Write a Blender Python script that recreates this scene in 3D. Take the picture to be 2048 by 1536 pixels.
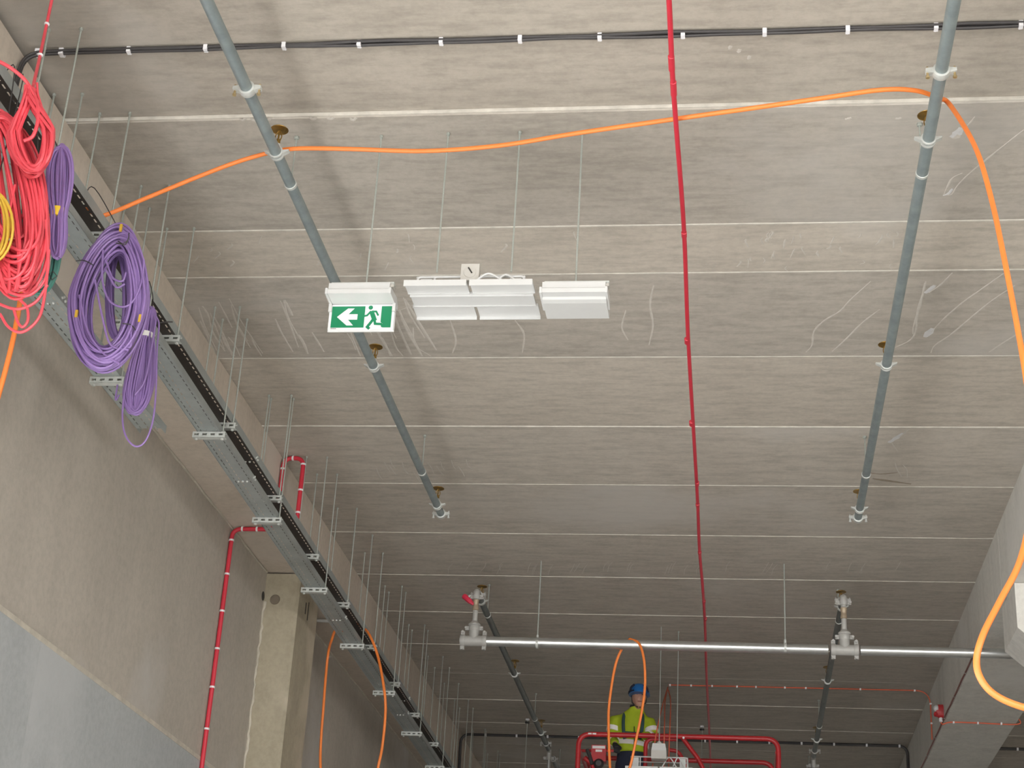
import bpy, bmesh, math, random
from mathutils import Vector, Matrix, noise
for o in list(bpy.data.objects): bpy.data.objects.remove(o)
scene = bpy.context.scene
col = scene.collection
random.seed(7)
V = Vector
# ------------------------------------------------------------------ camera
YAW, PIT, ROL, F = -0.146492525, 0.428300763, 0.05978401, 3353.36
CAM = V((0, 0, 1.6)); ZC = 6.576
fw = V((math.sin(YAW)*math.cos(PIT), math.cos(YAW)*math.cos(PIT), math.sin(PIT)))
rt0 = V((math.cos(YAW), -math.sin(YAW), 0)); up0 = rt0.cross(fw)
RT = rt0*math.cos(ROL)+up0*math.sin(ROL); UP = -rt0*math.sin(ROL)+up0*math.cos(ROL)
cd = bpy.data.cameras.new('camera'); cd.sensor_fit = 'HORIZONTAL'; cd.sensor_width = 36; cd.lens = F/2048*36
cd.clip_start = 0.05; cd.clip_end = 300
cam = bpy.data.objects.new('camera', cd); col.objects.link(cam)
mm = Matrix((RT, UP, -fw)).transposed().to_4x4(); mm.translation = CAM
cam.matrix_world = mm
scene.camera = cam
# ------------------------------------------------------------------ world, daylight, exposure
w = bpy.data.worlds.new('overcast'); scene.world = w; w.use_nodes = True
w.node_tree.nodes['Background'].inputs[0].default_value = (0.93, 0.965, 1.0, 1)
w.node_tree.nodes['Background'].inputs[1].default_value = 11.5
def area(name, loc, rot, sx, sy, power, colr):
    l = bpy.data.lights.new(name, 'AREA'); l.shape = 'RECTANGLE'; l.size = sx; l.size_y = sy
    l.energy = power; l.color = colr
    o = bpy.data.objects.new(name, l); col.objects.link(o); o.location = loc; o.rotation_euler = rot
    return o
# daylight through the wide open loading front behind the camera (wall_back has the opening)
DAY = (1.0, 0.985, 0.96)
area('daylight_front_opening', (1.6, -11.9, 2.8), (math.radians(90), 0, 0), 10.0, 5.2, 480, DAY)
# fill lights added in made-up, unseen side openings to brighten beams and ceiling
area('added_fill_left_rear', (-4.05, -5.0, 2.05), (math.radians(90), 0, math.radians(-90)), 10.0, 3.9, 1000, DAY)
area('added_fill_left_near', (-3.9, 5.7, 1.6), (math.radians(90), 0, math.radians(-90)), 6.4, 3.1, 120, DAY)
area('added_fill_right_rear', (12.25, -6.0, 2.05), (math.radians(90), 0, math.radians(90)), 10.0, 3.9, 950, DAY)
vs = scene.view_settings
vs.view_transform = 'Standard'; vs.look = 'None'; vs.gamma = 1; vs.exposure = -0.15; vs.use_curve_mapping = False

# ------------------------------------------------------------------ helpers
def ray(x, y): return RT*((x-1024)/F) - UP*((y-768)/F) + fw
def onz(x, y, z=ZC): d = ray(x, y); return CAM+d*((z-CAM.z)/d.z)
def onx(x, y, v): d = ray(x, y); return CAM+d*(v/d.x)
def ony(x, y, v): d = ray(x, y); return CAM+d*(v/d.y)
def sp(pts, n=8):
    "Catmull-Rom through the points"
    P = [V(p) for p in pts]; out = []
    for i in range(len(P)-1):
        a = P[i-1] if i else P[0]*2-P[1]; b = P[i]; c = P[i+1]; d = P[i+2] if i+2 < len(P) else P[-1]*2-P[-2]
        for k in range(n):
            t = k/n
            out.append(0.5*((2*b)+(c-a)*t+(2*a-5*b+4*c-d)*t*t+(3*b-a-3*c+d)*t**3))
    out.append(P[-1]); return out
def bend(pts, r, n=6):
    "polyline with rounded corners"
    P = [V(p) for p in pts]; out = [P[0]]
    for i in range(1, len(P)-1):
        a = (P[i-1]-P[i]); b = (P[i+1]-P[i]); rr = min(r, a.length*.49, b.length*.49)
        p0 = P[i]+a.normalized()*rr; p1 = P[i]+b.normalized()*rr
        for k in range(n+1):
            t = k/n; out.append(p0*(1-t)**2+P[i]*2*t*(1-t)+p1*t*t)
    out.append(P[-1]); return out
ORG = {}
class MB:
    def __init__(s): s.v = []; s.f = []
    def box(s, x0, x1, y0, y1, z0, z1):
        b = len(s.v)
        s.v += [V(p) for p in ((x0,y0,z0),(x1,y0,z0),(x1,y1,z0),(x0,y1,z0),(x0,y0,z1),(x1,y0,z1),(x1,y1,z1),(x0,y1,z1))]
        s.f += [tuple(b+i for i in q) for q in ((0,3,2,1),(4,5,6,7),(0,1,5,4),(1,2,6,5),(2,3,7,6),(3,0,4,7))]; return s
    def tube(s, pts, r, n=8, closed=False, r2=None):
        P = [V(p) for p in pts]; m = len(P); b = len(s.v); up = None
        for i in range(m):
            t = ((P[(i+1) % m]-P[i-1]) if closed else (P[min(i+1, m-1)]-P[max(i-1, 0)]))
            t = t.normalized() if t.length > 1e-9 else V((0,0,1))
            if up is None: up = V((0,0,1)) if abs(t.z) < .9 else V((1,0,0))
            sx = t.cross(up)
            if sx.length < 1e-6: sx = t.orthogonal()
            sx.normalize(); up = sx.cross(t)
            rr = r[i] if isinstance(r, (list, tuple)) else r
            for k in range(n):
                a = 2*math.pi*k/n
                s.v.append(P[i]+sx*math.cos(a)*rr+up*math.sin(a)*rr*(r2 or 1))
        for i in range(m if closed else m-1):
            j = (i+1) % m
            for k in range(n): s.f.append((b+i*n+k, b+i*n+(k+1) % n, b+j*n+(k+1) % n, b+j*n+k))
        if not closed:
            s.f.append(tuple(b+k for k in range(n))[::-1]); s.f.append(tuple(b+(m-1)*n+k for k in range(n)))
        return s
    def cyl(s, p0, p1, r, n=10): return s.tube([p0, p1], r, n)
    def lathe(s, prof, o, ax=(0,0,1), n=14):
        "profile of (radius, height) along axis"
        ax = V(ax).normalized(); u = ax.orthogonal().normalized(); w_ = ax.cross(u); b = len(s.v); o = V(o)
        for r, h in prof:
            for k in range(n):
                a = 2*math.pi*k/n; s.v.append(o+ax*h+(u*math.cos(a)+w_*math.sin(a))*max(r, 1e-4))
        for i in range(len(prof)-1):
            for k in range(n): s.f.append((b+i*n+k, b+i*n+(k+1) % n, b+(i+1)*n+(k+1) % n, b+(i+1)*n+k))
        s.f.append(tuple(b+k for k in range(n))[::-1]); s.f.append(tuple(b+(len(prof)-1)*n+k for k in range(n))); return s
    def prism(s, poly, fn, a0, a1):
        "2-D polygon (counter-clockwise) mapped by fn(u,v,a) and swept from a0 to a1"
        b = len(s.v); n = len(poly)
        for a in (a0, a1): s.v += [V(fn(p[0], p[1], a)) for p in poly]
        s.f.append(tuple(b+i for i in range(n))[::-1]); s.f.append(tuple(b+n+i for i in range(n)))
        for i in range(n): j = (i+1) % n; s.f.append((b+i, b+j, b+n+j, b+n+i))
        return s
    def ribbon(s, pts, wd, z, th=.0012):
        "flat drip or smear lying on the slab underside"
        P = [V(p) for p in pts]; b = len(s.v); m = len(P)
        for i, p in enumerate(P):
            t = (P[min(i+1, m-1)]-P[max(i-1, 0)]).normalized(); sx = V((-t.y, t.x, 0))
            ww = wd*(.55+.45*math.sin(math.pi*min(1, (i+.6)/m)))*(.75+.5*random.random())
            s.v += [V((p.x, p.y, z))+sx*ww/2, V((p.x, p.y, z-th)), V((p.x, p.y, z))-sx*ww/2]
        for i in range(m-1):
            q = b+i*3
            s.f += [(q, q+1, q+4, q+3), (q+1, q+2, q+5, q+4)]
        return s
    def build(s, name, m, parent=None, smooth=False, org=None, fix=True):
        if parent is not None: o0 = ORG[parent.name]
        elif org is not None: o0 = V(org)
        else:
            xs = [p.x for p in s.v]; ys = [p.y for p in s.v]; zs = [p.z for p in s.v]
            o0 = V(((min(xs)+max(xs))/2, (min(ys)+max(ys))/2, min(zs)))
        me = bpy.data.meshes.new(name); me.from_pydata([tuple(p-o0) for p in s.v], [], s.f)
        if fix:
            bm = bmesh.new(); bm.from_mesh(me); bmesh.ops.recalc_face_normals(bm, faces=bm.faces); bm.to_mesh(me); bm.free()
        if smooth:
            me.polygons.foreach_set('use_smooth', [True]*len(me.polygons))
            me.set_sharp_from_angle(angle=math.radians(40))
        me.materials.append(m)
        o = bpy.data.objects.new(name, me); col.objects.link(o)
        if parent is not None: o.parent = parent
        else: o.location = o0
        ORG[o.name] = o0
        return o
def thing(name, label, cat, loc, group=None, kind=None):
    o = bpy.data.objects.new(name, None); col.objects.link(o); o.location = loc; o.empty_display_size = .1
    ORG[o.name] = V(loc); return tag(o, label, cat, group, kind)
def tag(o, label, cat, group=None, kind=None):
    o['label'] = label; o['category'] = cat
    if group: o['group'] = group
    if kind: o['kind'] = kind
    return o
def share(src, name, parent, shift):
    "another copy of a part, sharing its mesh"
    o = bpy.data.objects.new(name, src.data); col.objects.link(o); o.parent = parent; o.location = shift
    ORG[o.name] = ORG[parent.name]; return o

# ------------------------------------------------------------------ materials
def mat(name, c, rough=.6, metal=0., var=.12, scale=6., stretch=(1,1,1), bump=0., bscale=60., c2=None, spec=.5, fine=0.):
    m = bpy.data.materials.new(name); m.use_nodes = True; nt = m.node_tree; N = nt.nodes; L = nt.links
    b = N['Principled BSDF']; b.inputs['Roughness'].default_value = rough; b.inputs['Metallic'].default_value = metal
    b.inputs['Specular IOR Level'].default_value = spec
    tc = N.new('ShaderNodeTexCoord'); mp = N.new('ShaderNodeMapping'); mp.inputs['Scale'].default_value = stretch
    L.new(tc.outputs['Object'], mp.inputs['Vector'])
    nz = N.new('ShaderNodeTexNoise'); nz.inputs['Scale'].default_value = scale; nz.inputs['Detail'].default_value = 6
    nz.inputs['Roughness'].default_value = .6
    L.new(mp.outputs['Vector'], nz.inputs['Vector'])
    rp = N.new('ShaderNodeValToRGB'); L.new(nz.outputs['Fac'], rp.inputs['Fac'])
    c2 = c2 or tuple(x*(1-2*var) for x in c)
    rp.color_ramp.elements[0].position = .32; rp.color_ramp.elements[1].position = .68
    rp.color_ramp.elements[0].color = (*c2, 1); rp.color_ramp.elements[1].color = (*c, 1)
    L.new(rp.outputs['Color'], b.inputs['Base Color'])
    if bump:
        n2 = N.new('ShaderNodeTexNoise'); n2.inputs['Scale'].default_value = bscale; n2.inputs['Detail'].default_value = 4
        L.new(tc.outputs['Object'], n2.inputs['Vector'])
        bp = N.new('ShaderNodeBump'); bp.inputs['Strength'].default_value = bump; bp.inputs['Distance'].default_value = .01
        L.new(n2.outputs['Fac'], bp.inputs['Height']); L.new(bp.outputs['Normal'], b.inputs['Normal'])
    return m
def concrete(name, base, dark, streak=None, smear=None, fine_dir=(1.2, 26, 1), sm_scale=.5):
    "cast concrete: broad tone patches, streaks along fine_dir, pale smears with soft edges"
    m = bpy.data.materials.new(name); m.use_nodes = True; nt = m.node_tree; N = nt.nodes; L = nt.links
    b = N['Principled BSDF']; b.inputs['Roughness'].default_value = .85; b.inputs['Specular IOR Level'].default_value = .25
    tc = N.new('ShaderNodeTexCoord'); oi = N.new('ShaderNodeObjectInfo')
    add = N.new('ShaderNodeVectorMath'); add.operation = 'ADD'
    sc = N.new('ShaderNodeVectorMath'); sc.operation = 'SCALE'; sc.inputs['Scale'].default_value = 1.0
    cx = N.new('ShaderNodeCombineXYZ')
    mu = N.new('ShaderNodeMath'); mu.operation = 'MULTIPLY'; mu.inputs[1].default_value = 40.
    L.new(oi.outputs['Random'], mu.inputs[0])
    for i in range(3): L.new(mu.outputs[0], cx.inputs[i])
    L.new(tc.outputs['Object'], add.inputs[0]); L.new(cx.outputs[0], add.inputs[1])
    def noi(stretch, scale, detail=5, rough=.6):
        mp = N.new('ShaderNodeMapping'); mp.inputs['Scale'].default_value = stretch; L.new(add.outputs[0], mp.inputs['Vector'])
        n = N.new('ShaderNodeTexNoise'); n.inputs['Scale'].default_value = scale; n.inputs['Detail'].default_value = detail
        n.inputs['Roughness'].default_value = rough; L.new(mp.outputs['Vector'], n.inputs['Vector']); return n.outputs['Fac']
    def ramp(fac, p0, p1, c0, c1):
        r = N.new('ShaderNodeValToRGB'); L.new(fac, r.inputs['Fac'])
        r.color_ramp.elements[0].position = p0; r.color_ramp.elements[1].position = p1
        r.color_ramp.elements[0].color = (*c0, 1); r.color_ramp.elements[1].color = (*c1, 1); return r.outputs['Color']
    def mix(kind, fac, a, c):
        x = N.new('ShaderNodeMixRGB'); x.blend_type = kind
        if isinstance(fac, float): x.inputs['Fac'].default_value = fac
        else: L.new(fac, x.inputs['Fac'])
        for s_, k in ((a, 'Color1'), (c, 'Color2')):
            if isinstance(s_, tuple): x.inputs[k].default_value = (*s_, 1)
            else: L.new(s_, x.inputs[k])
        return x.outputs['Color']
    cbase = ramp(noi((1,1,1), .8, 4), .3, .7, dark, base)
    g = lambda v: (v, v, v)
    st = streak or .72
    cbase = mix('MULTIPLY', 1.0, cbase, ramp(noi(fine_dir, 1.0, 6, .65), .36, .56, g(st), g(1.0)))
    cbase = mix('MULTIPLY', 1.0, cbase, ramp(noi((1,1,1), 22., 5, .7), .3, .6, g(.9), g(1.03)))
    if smear:
        cbase = mix('MIX', ramp(noi((1,1,1), sm_scale, 7, .55), .56, .66, g(0.), g(.75)), cbase, smear)
    cbase = mix('MULTIPLY', 1.0, cbase, oi.outputs['Color'])
    L.new(cbase, b.inputs['Base Color'])
    bp = N.new('ShaderNodeBump'); bp.inputs['Strength'].default_value = .25; bp.inputs['Distance'].default_value = .006
    L.new(noi((fine_dir[0]*3, fine_dir[1]*2, 3), 1.0, 6, .7), bp.inputs['Height']); L.new(bp.outputs['Normal'], b.inputs['Normal'])
    return m
M = {}
M['slab'] = concrete('slab_concrete', (.47,.428,.37), (.43,.39,.335), .83, (.49,.46,.42), (3.4, 15, 1), .35)
M['beam'] = concrete('beam_concrete', (.62,.54,.455), (.58,.505,.42), .94, (.63,.56,.49), (6, 6, .5), .6)
M['beamr'] = concrete('grey_beam_concrete', (.71,.69,.64), (.66,.64,.59), .9, (.73,.71,.67), (5, 5, .35), .6)
M['wall'] = concrete('wall_concrete', (.49,.445,.385), (.43,.39,.335), .93, (.53,.51,.48), (2.4, 2.4, .35), .45)
M['wall_low'] = concrete('lower_wall_concrete', (.44,.455,.455), (.405,.42,.42), .95, (.49,.50,.50), (2, 2, .5), .4)
M['column'] = concrete('column_concrete', (.44,.388,.295), (.39,.345,.255), .9, (.56,.50,.39), (6, 6, 3), .8)
M['floor'] = concrete('floor_concrete', (.56,.545,.52), (.50,.485,.46), .95, None, (1, 1, 1))
M['grout'] = mat('pale_joint_mortar', (.66,.62,.55), .9, var=.14, scale=9, stretch=(1,1,1))
M['mortar'] = mat('mortar_bead', (.60,.55,.46), .9, var=.12, scale=9, bump=.6, bscale=30)
M['drip'] = mat('lime_drip', (.60,.56,.50), .85, var=.08, scale=20)
M['sheen'] = mat('milky_film', (.66,.65,.64), .35, var=.06, scale=20)
M['stain'] = mat('brown_water_stain', (.36,.30,.235), .9, var=.1, scale=20)
M['galv'] = mat('weathered_galvanised_pipe', (.32,.37,.37), .5, .45, .13, 9, c2=(.235,.28,.285))
M['galvdark'] = mat('dull_grey_pipe', (.17,.19,.185), .5, .4, .1, 9)
M['steel'] = mat('bright_galvanised_steel', (.66,.67,.66), .3, .85, .06, 12)
M['cast'] = mat('grey_painted_casting', (.44,.43,.405), .5, .1, .06, 14)
M['band'] = mat('pale_zinc_band', (.60,.61,.58), .45, .3, .06, 20)
M['zinc'] = mat('yellow_zinc_bolt', (.55,.42,.22), .4, .7, .1, 30)
M['rod'] = mat('zinc_threaded_rod', (.47,.50,.46), .45, .45, .1, 40, (1,1,8))
M['tray'] = mat('galvanised_tray', (.40,.43,.42), .5, .45, .1, 5)
M['trayshade'] = mat('shade_tinted_tray_base', (.085,.072,.065), .55, .3, .1, 5)  # galvanised base; shade above the lower tray is painted into this colour
M['strut'] = mat('galvanised_strut', (.57,.59,.56), .5, .25, .07, 15)
M['brass'] = mat('tarnished_brass', (.40,.25,.07), .35, .85, .15, 30)
M['bronze'] = mat('dull_bronze_valve', (.44,.35,.25), .5, .3, .08, 30)
M['red'] = mat('red_conduit_plastic', (.62,.030,.055), .42, 0, .05, 4)
M['redcoil'] = mat('salmon_red_cable_sheath', (.74,.075,.10), .38, 0, .06, 7)
M['orange'] = mat('orange_conduit_plastic', (.87,.23,.045), .45, 0, .05, 5)
M['thin'] = mat('orange_red_alarm_cable', (.66,.13,.06), .5, 0, .06, 8)
M['purple'] = mat('purple_cable_sheath', (.275,.17,.42), .45, 0, .07, 7)
M['teal'] = mat('teal_cable_sheath', (.07,.23,.19), .5, 0, .08, 7)
M['yellow'] = mat('yellow_cable_sheath', (.62,.38,.04), .5, 0, .08, 7)
M['ytape'] = mat('yellow_tape', (.85,.58,.04), .5, 0, .05, 20)
M['wtape'] = mat('white_tape', (.80,.78,.76), .5, 0, .04, 20)
M['black'] = mat('black_cable_sheath', (.045,.04,.04), .5, 0, .1, 9)
M['brownc'] = mat('brown_red_cable', (.20,.06,.045), .5, 0, .1, 9)
M['clip'] = mat('white_plastic_clip', (.82,.81,.83), .4, 0, .03, 20)
M['white'] = mat('white_powder_coat', (.60,.60,.59), .35, 0, .02, 8)
M['lens'] = mat('frosted_lens', (.58,.58,.565), .3, 0, .02, 8)
M['green'] = mat('exit_sign_green', (.004,.20,.085), .4, 0, .02, 8)
M['signw'] = mat('exit_sign_white', (.70,.70,.70), .4, 0, .02, 8)
M['dark'] = mat('dark_hole', (.05,.045,.04), .9, 0, .05, 8)
M['greyp'] = mat('grey_plastic', (.52,.50,.46), .5, 0, .04, 10)
M['conduit'] = mat('pale_grey_conduit', (.55,.54,.51), .5, 0, .04, 10)
M['railred'] = mat('red_machine_paint', (.50,.025,.03), .38, 0, .08, 10)
M['hivis'] = mat('hi_vis_yellow_cloth', (.40,.50,.015), .8, 0, .07, 12, bump=.5, bscale=14)
M['reflect'] = mat('silver_reflective_band', (.92,.88,.86), .3, 0, .03, 12)
M['strap'] = mat('dark_teal_strap', (.03,.075,.075), .7, 0, .1, 12)
M['navy'] = mat('navy_work_cloth', (.018,.022,.045), .85, 0, .1, 12)
M['glove'] = mat('black_glove', (.02,.02,.022), .7, 0, .1, 12)
M['skin'] = mat('skin', (.48,.26,.19), .5, 0, .05, 12)
M['helmet'] = mat('blue_helmet_shell', (.015,.14,.42), .35, 0, .04, 5)
M['valve'] = mat('red_valve_lever', (.62,.03,.07), .4, 0, .04, 5)

# ------------------------------------------------------------------ setting
tag(MB().box(-4.4, 12.6, -12.2, 34.4, -.2, 0).build('floor', M['floor']), 'bare grey concrete floor of the unfinished hall', 'floor', kind='structure')
ground = tag(MB().box(-60, 70, -70, 60, -.45, -.21).build('ground', M['floor']), 'pale open yard in front of the hall', 'ground', kind='structure')
# ceiling: precast slabs across the bay, joints open to a pale grout strip
ceil = thing('ceiling', 'ceiling of precast concrete slabs with pale joints', 'ceiling', (-.7, 14, ZC), kind='structure')
J = [-5.84+1.2*k for k in range(11)]+[7.36, 8.557]
J = [7.36-1.2*k for k in range(17, 0, -1)]+[7.36, 8.557]+[9.148+1.2*k for k in range(21)]
OFF = {}
tint = {0:.97, 1:.99, 2:1.15, 3:1.04, 4:1.18, 5:1.20, 6:1.12, 7:1.12, 8:1.12, 9:1.10, 10: 1.10}
SLAB = []
for i in range(len(J)-1):
    y0, y1 = J[i], J[i+1]; k = i-16                       # k = 0: the slab that ends at the stepped joint
    dz = .022 if k <= 0 else random.uniform(-.003, .003)
    if k == 2: dz = -.002
    for bay, (x0, x1) in enumerate(((-4.05, 2.52), (2.54, 9.2))):
        c = .007; g = .004; z = ZC+dz
        poly = [(y0+g+c, z), (y1-g-c, z), (y1-g, z+c), (y1-g, z+.2), (y0+g, z+.2), (y0+g, z+c)]
        o = MB().prism(poly, lambda u, v, a: (a, u, v), x0, x1).build('slab', M['slab'], ceil)
        t = tint.get(k, 1.0 if k < 0 else 1.12)*random.uniform(.985, 1.015)
        o.color = (t*(1.01 if k in (0, 2, 4) else 1), t, t*(.99 if k in (0, 2, 4) else 1.005), 1)
        if bay == 0: SLAB.append((y0, y1, z, o))
        if i and y0 > 5:
            pr = {1: None, 2: .006, 3: .004, 4: .002, 5: .005, 6: .003, 7: .005, 8: .005, 9: .005, 10: .004, 11: .002, 12: .006, 13: .002, 14: .004}.get(k, .003)
            if pr is None: MB().box(x0, x1, y0-.005, y0+.004, ZC+.003, ZC+.1).build('joint_strip', M['grout'], ceil)
            else: MB().prism([(y0-.011, ZC+.004), (y0-.006, ZC-pr), (y0+.006, ZC-pr), (y0+.011, ZC+.004), (y0+.004, ZC+.1), (y0-.004, ZC+.1)], lambda u, v, a: (a, u, v), x0, x1).build('joint_strip', M['grout'], ceil)
def slab_at(y):
    for s in SLAB:
        if s[0] <= y < s[1]: return s
    return SLAB[-1]
# beams, walls, columns
def beam(name, x0, x1, label, m, ys):
    t = thing(name, label, 'beam', ((x0+x1)/2, 13.67, 5.98), kind='structure')
    for a, b in zip(ys[:-1], ys[1:]):
        c = .012
        poly = [(x0+c, 5.98), (x1-c, 5.98), (x1, 5.98+c), (x1, ZC-.002), (x0, ZC-.002), (x0, 5.98+c)]
        MB().prism(poly, lambda u, v, q: (u, q, v), a+.006, b-.006).build('beam_segment', m, t)
    for b in ys[1:-1]:
        MB().box(x0+.004, x1-.004, b-.006, b+.006, 5.986, ZC-.004).build('joint_mortar', M['mortar'], t)
    return t
beam('concrete_beam', -4.40, -3.63, 'brown-grey concrete edge beam above the wall and cable trays', M['beam'], [-12.2, 1.67, 13.67, 25.67, 34.4])
beam('concrete_beam', 2.17, 2.92, 'grey streaked concrete beam carrying the red alarm sounder', M['beamr'], [-12.2, 1.67, 13.67, 25.67, 34.4])
beam('concrete_beam', 8.8, 9.5, 'grey concrete beam of the next bay', M['beamr'], [-12.2, 13.67, 34.4])
wl = thing('wall_left', 'concrete panel wall under the edge beam with a horizontal joint', 'wall', (-4.1, 13.67, 0), kind='structure')
WX = -3.98
for a, b in ((-12.2, .3), (.31, 13.5), (13.86, 25.6), (25.61, 34.4)):
    MB().box(WX-.3, WX, a, b, 4.15, 5.976).build('wall_panel', M['wall'], wl)
    MB().box(WX-.28, WX+.006, a, b, 4.118, 4.15).build('panel_joint', M['mortar'], wl)
for a, b, z in ((-12.2, -10.2, 0), (.31, 2.4, 0), (2.4, 9.0, 3.25), (9.0, 13.5, 0), (13.86, 25.6, 0), (25.61, 34.4, 0)):  # gaps made up to admit the added left fill lights
    MB().box(WX-.3, WX+.004, a, b, z, 4.118).build('wall_panel', M['wall_low'], wl)
for a, b in ((-6, 13.3), (14.04, 34)):
    pts = []
    n = int((b-a)*7)
    for k in range(n+1): pts.append((WX+.004+random.uniform(-.004, .004), a+(b-a)*k/n, 5.972+random.uniform(-.004, .003)))
    MB().tube(pts, .009, 6).build('mortar_bead', M['mortar'], wl)
tag(MB().box(-4.4, 12.6, 34.1, 34.4, 0, 6.9).build('wall_far', M['wall']), 'far concrete end wall of the hall', 'wall', kind='structure')
wr = thing('wall_right', 'concrete side wall of the next bay with an added low opening for fill light', 'wall', (12.45, 11, 0), kind='structure')
MB().box(12.3, 12.6, -12.2, -11.0, 0, 6.9).build('wall_panel', M['wall'], wr); MB().box(12.3, 12.6, -1.0, 34.1, 0, 6.9).build('wall_panel', M['wall'], wr)
MB().box(12.3, 12.6, -11.0, -1.0, 4.1, 6.9).build('wall_panel', M['wall'], wr)  # opening below is made up for the added right fill light
tag(MB().box(9.5, 12.3, -12.2, 34.1, ZC, ZC+.2).build('ceiling_strip', M['slab']), 'concrete ceiling strip beside the next bay', 'ceiling', kind='structure')
wb = thing('wall_back', 'front wall over the wide loading opening', 'wall', (4, -6.1, 0), kind='structure')
MB().box(-4.4, 12.6, -12.4, -12.2, 5.6, 6.9).build('lintel', M['wall'], wb)
MB().box(-4.4, -3.6, -12.4, -12.2, 0, 5.6).build('jamb', M['wall'], wb); MB().box(6.8, 12.6, -12.4, -12.2, 0, 5.6).build('jamb', M['wall'], wb)
# left column with its rough mortar edge, hole and slots
ct = thing('concrete_column', 'yellowish concrete column standing against the left wall', 'column', (-3.83, 13.67, 0), kind='structure')
c = .02
cp = [(-3.98, 13.32), (-3.68-c, 13.32), (-3.68, 13.32+c), (-3.68, 14.02-c), (-3.68-c, 14.02), (-3.98, 14.02)]
MB().prism(cp, lambda u, v, a: (u, v, a), 0, 5.965).build('shaft', M['column'], ct)
pts = [(WX+.004+random.uniform(-.004, .010), 13.318+random.uniform(-.006, .002), z*.045) for z in range(60, 128)]
MB().tube(pts, [random.uniform(.007, .017) for _ in pts], 6).build('mortar_edge', M['mortar'], ct)
h = ony(550, 1199, 13.318); MB().lathe([(.044, 0), (.042, .004), (.03, .005)], h, (0,-1,0), 18).build('plug', mat('dull_mortar_plug', (.20,.165,.125), .9), ct)
h = onx(614, 1215, -3.679); MB().box(-3.68, -3.677, h.y-.05, h.y-.03, h.z-.07, h.z+.03).build('slot', M['dark'], ct)
MB().box(-3.68, -3.677, h.y+.04, h.y+.055, h.z-.10, h.z+.06).build('slot', M['dark'], ct)
h = onx(526, 1192, WX+.001); MB().lathe([(.04, 0), (.038, .003)], h, (1,0,0), 14).build('plug', M['dark'], wl)
# right column with corbel head
cr = thing('concrete_column', 'pale concrete column with sloping corbel under the grey beam', 'column', (2.7, 13.67, 0), kind='structure')
cp = [(2.50, 0), (2.92, 0), (2.92, 5.976), (2.215, 5.976), (2.215, 5.605), (2.50, 5.35)]
MB().prism(cp, lambda u, v, a: (u, a, v), 13.32, 14.02).build('corbel_shaft', M['beamr'], cr)

# ------------------------------------------------------------------ drips and pale specks on the slabs
def drip(slab, m, polys):
    y0, y1, z, o = slab; b = MB()
    for pts, wd in polys: b.ribbon(pts, wd, z-.0006)
    d = b.build('drip_marks', m, o, fix=False); d['kind'] = 'stuff'; return d
def dpx(pl, wd, z=ZC, n=4): return (sp([onz(x, y, z) for x, y in pl], n), wd)
s3 = slab_at(9.8); P = []
for k in range(34):
    x = 395+random.random()**1.2*440; y = 585+random.random()*90; ln = random.uniform(30, 115)
    y2 = min(712, y+ln); x2 = x+(y2-y)*random.uniform(.38, .62)
    P.append(dpx([(x, y), (x+(x2-x)*.4+random.uniform(-5, 5), y+(y2-y)*.45), (x2, y2)], random.uniform(.010, .022)))
for pl in ([(838,560),(826,585),(845,600),(800,620)], [(1307,570),(1300,610),(1306,650),(1298,690)], [(1252,620),(1244,655),(1256,680)],
           [(1030,640),(1048,668),(1045,705)], [(900,640),(912,680),(905,706)], [(826,655),(830,690),(862,712)], [(776,640),(790,690),(806,712)],
           [(1742,562),(1700,600),(1680,622),(1650,640),(1628,662),(1624,690),(1612,704)], [(1760,618),(1725,645),(1690,680),(1664,703)],
           [(1852,562),(1845,590),(1835,620),(1832,660),(1820,680),(1790,695)], [(1850,565),(1840,610),(1828,650),(1826,668)],
           [(2008,546),(1960,580),(1925,605),(1890,635),(1862,664)], [(2030,570),(1985,600),(1960,620),(1930,645),(1900,670),(1870,690),(1862,705)],
           [(2048,660),(2015,680),(1978,704)], [(1905,545),(1880,570),(1858,585)]):
    P.append(dpx(pl, .014))
drip(s3, M['drip'], P)
s1 = slab_at(8.0); P = [dpx(p, .012) for p in ([(2048,258),(2020,280),(1980,312),(1940,345),(1915,370),(1903,388),(1888,388)],
    [(1925,345),(1905,355),(1895,372),(1888,388)], [(1950,232),(1935,250),(1918,258)])]
P += [dpx([(x, 232+random.random()*6), (x+6, 236+random.random()*5), (x+13, 234)], .02) for x in (480, 502, 530, 620, 655, 700, 1690, 1790)]
P += [dpx([(1918,262),(1912,270),(1906,276)], .05)]
drip(s1, M['drip'], P)
P = []
for k in range(46):
    x = random.uniform(1480, 1800) if k < 30 else random.uniform(300, 1300); y = 458+random.random()*75
    P.append(dpx([(x, y), (x+random.uniform(-4, 4), y+5), (x+random.uniform(-10, 6), y+random.uniform(8, 18))], random.uniform(.006, .014)))
drip(slab_at(8.8), M['drip'], P)
P = [dpx([(x, y), (x+random.uniform(2, 9), y+12), (x+random.uniform(8, 16), y+random.uniform(18, 30))], .010) for x, y in
     [(random.uniform(720, 960), random.uniform(915, 945)) for _ in range(14)]+[(1780, 880), (1790, 925), (1805, 928)]]
P += [dpx([(1818,858),(1800,872),(1780,884)], .022)]
drip(slab_at(12.2), M['drip'], P)
P = [dpx([(x, y), (x-random.uniform(3, 9), y+9), (x-random.uniform(6, 14), y+20)], .008) for x, y in
     [(random.uniform(900, 1850), random.uniform(1122, 1130)) for _ in range(30)]]
drip(slab_at(14.5), M['drip'], P)
P = [dpx([(x, y), (x-2, y+4), (x-3, y+8)], .02) for x, y in ((1462,98),(1500,118),(1480,105))]
drip(slab_at(7.0), M['drip'], P)
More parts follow.
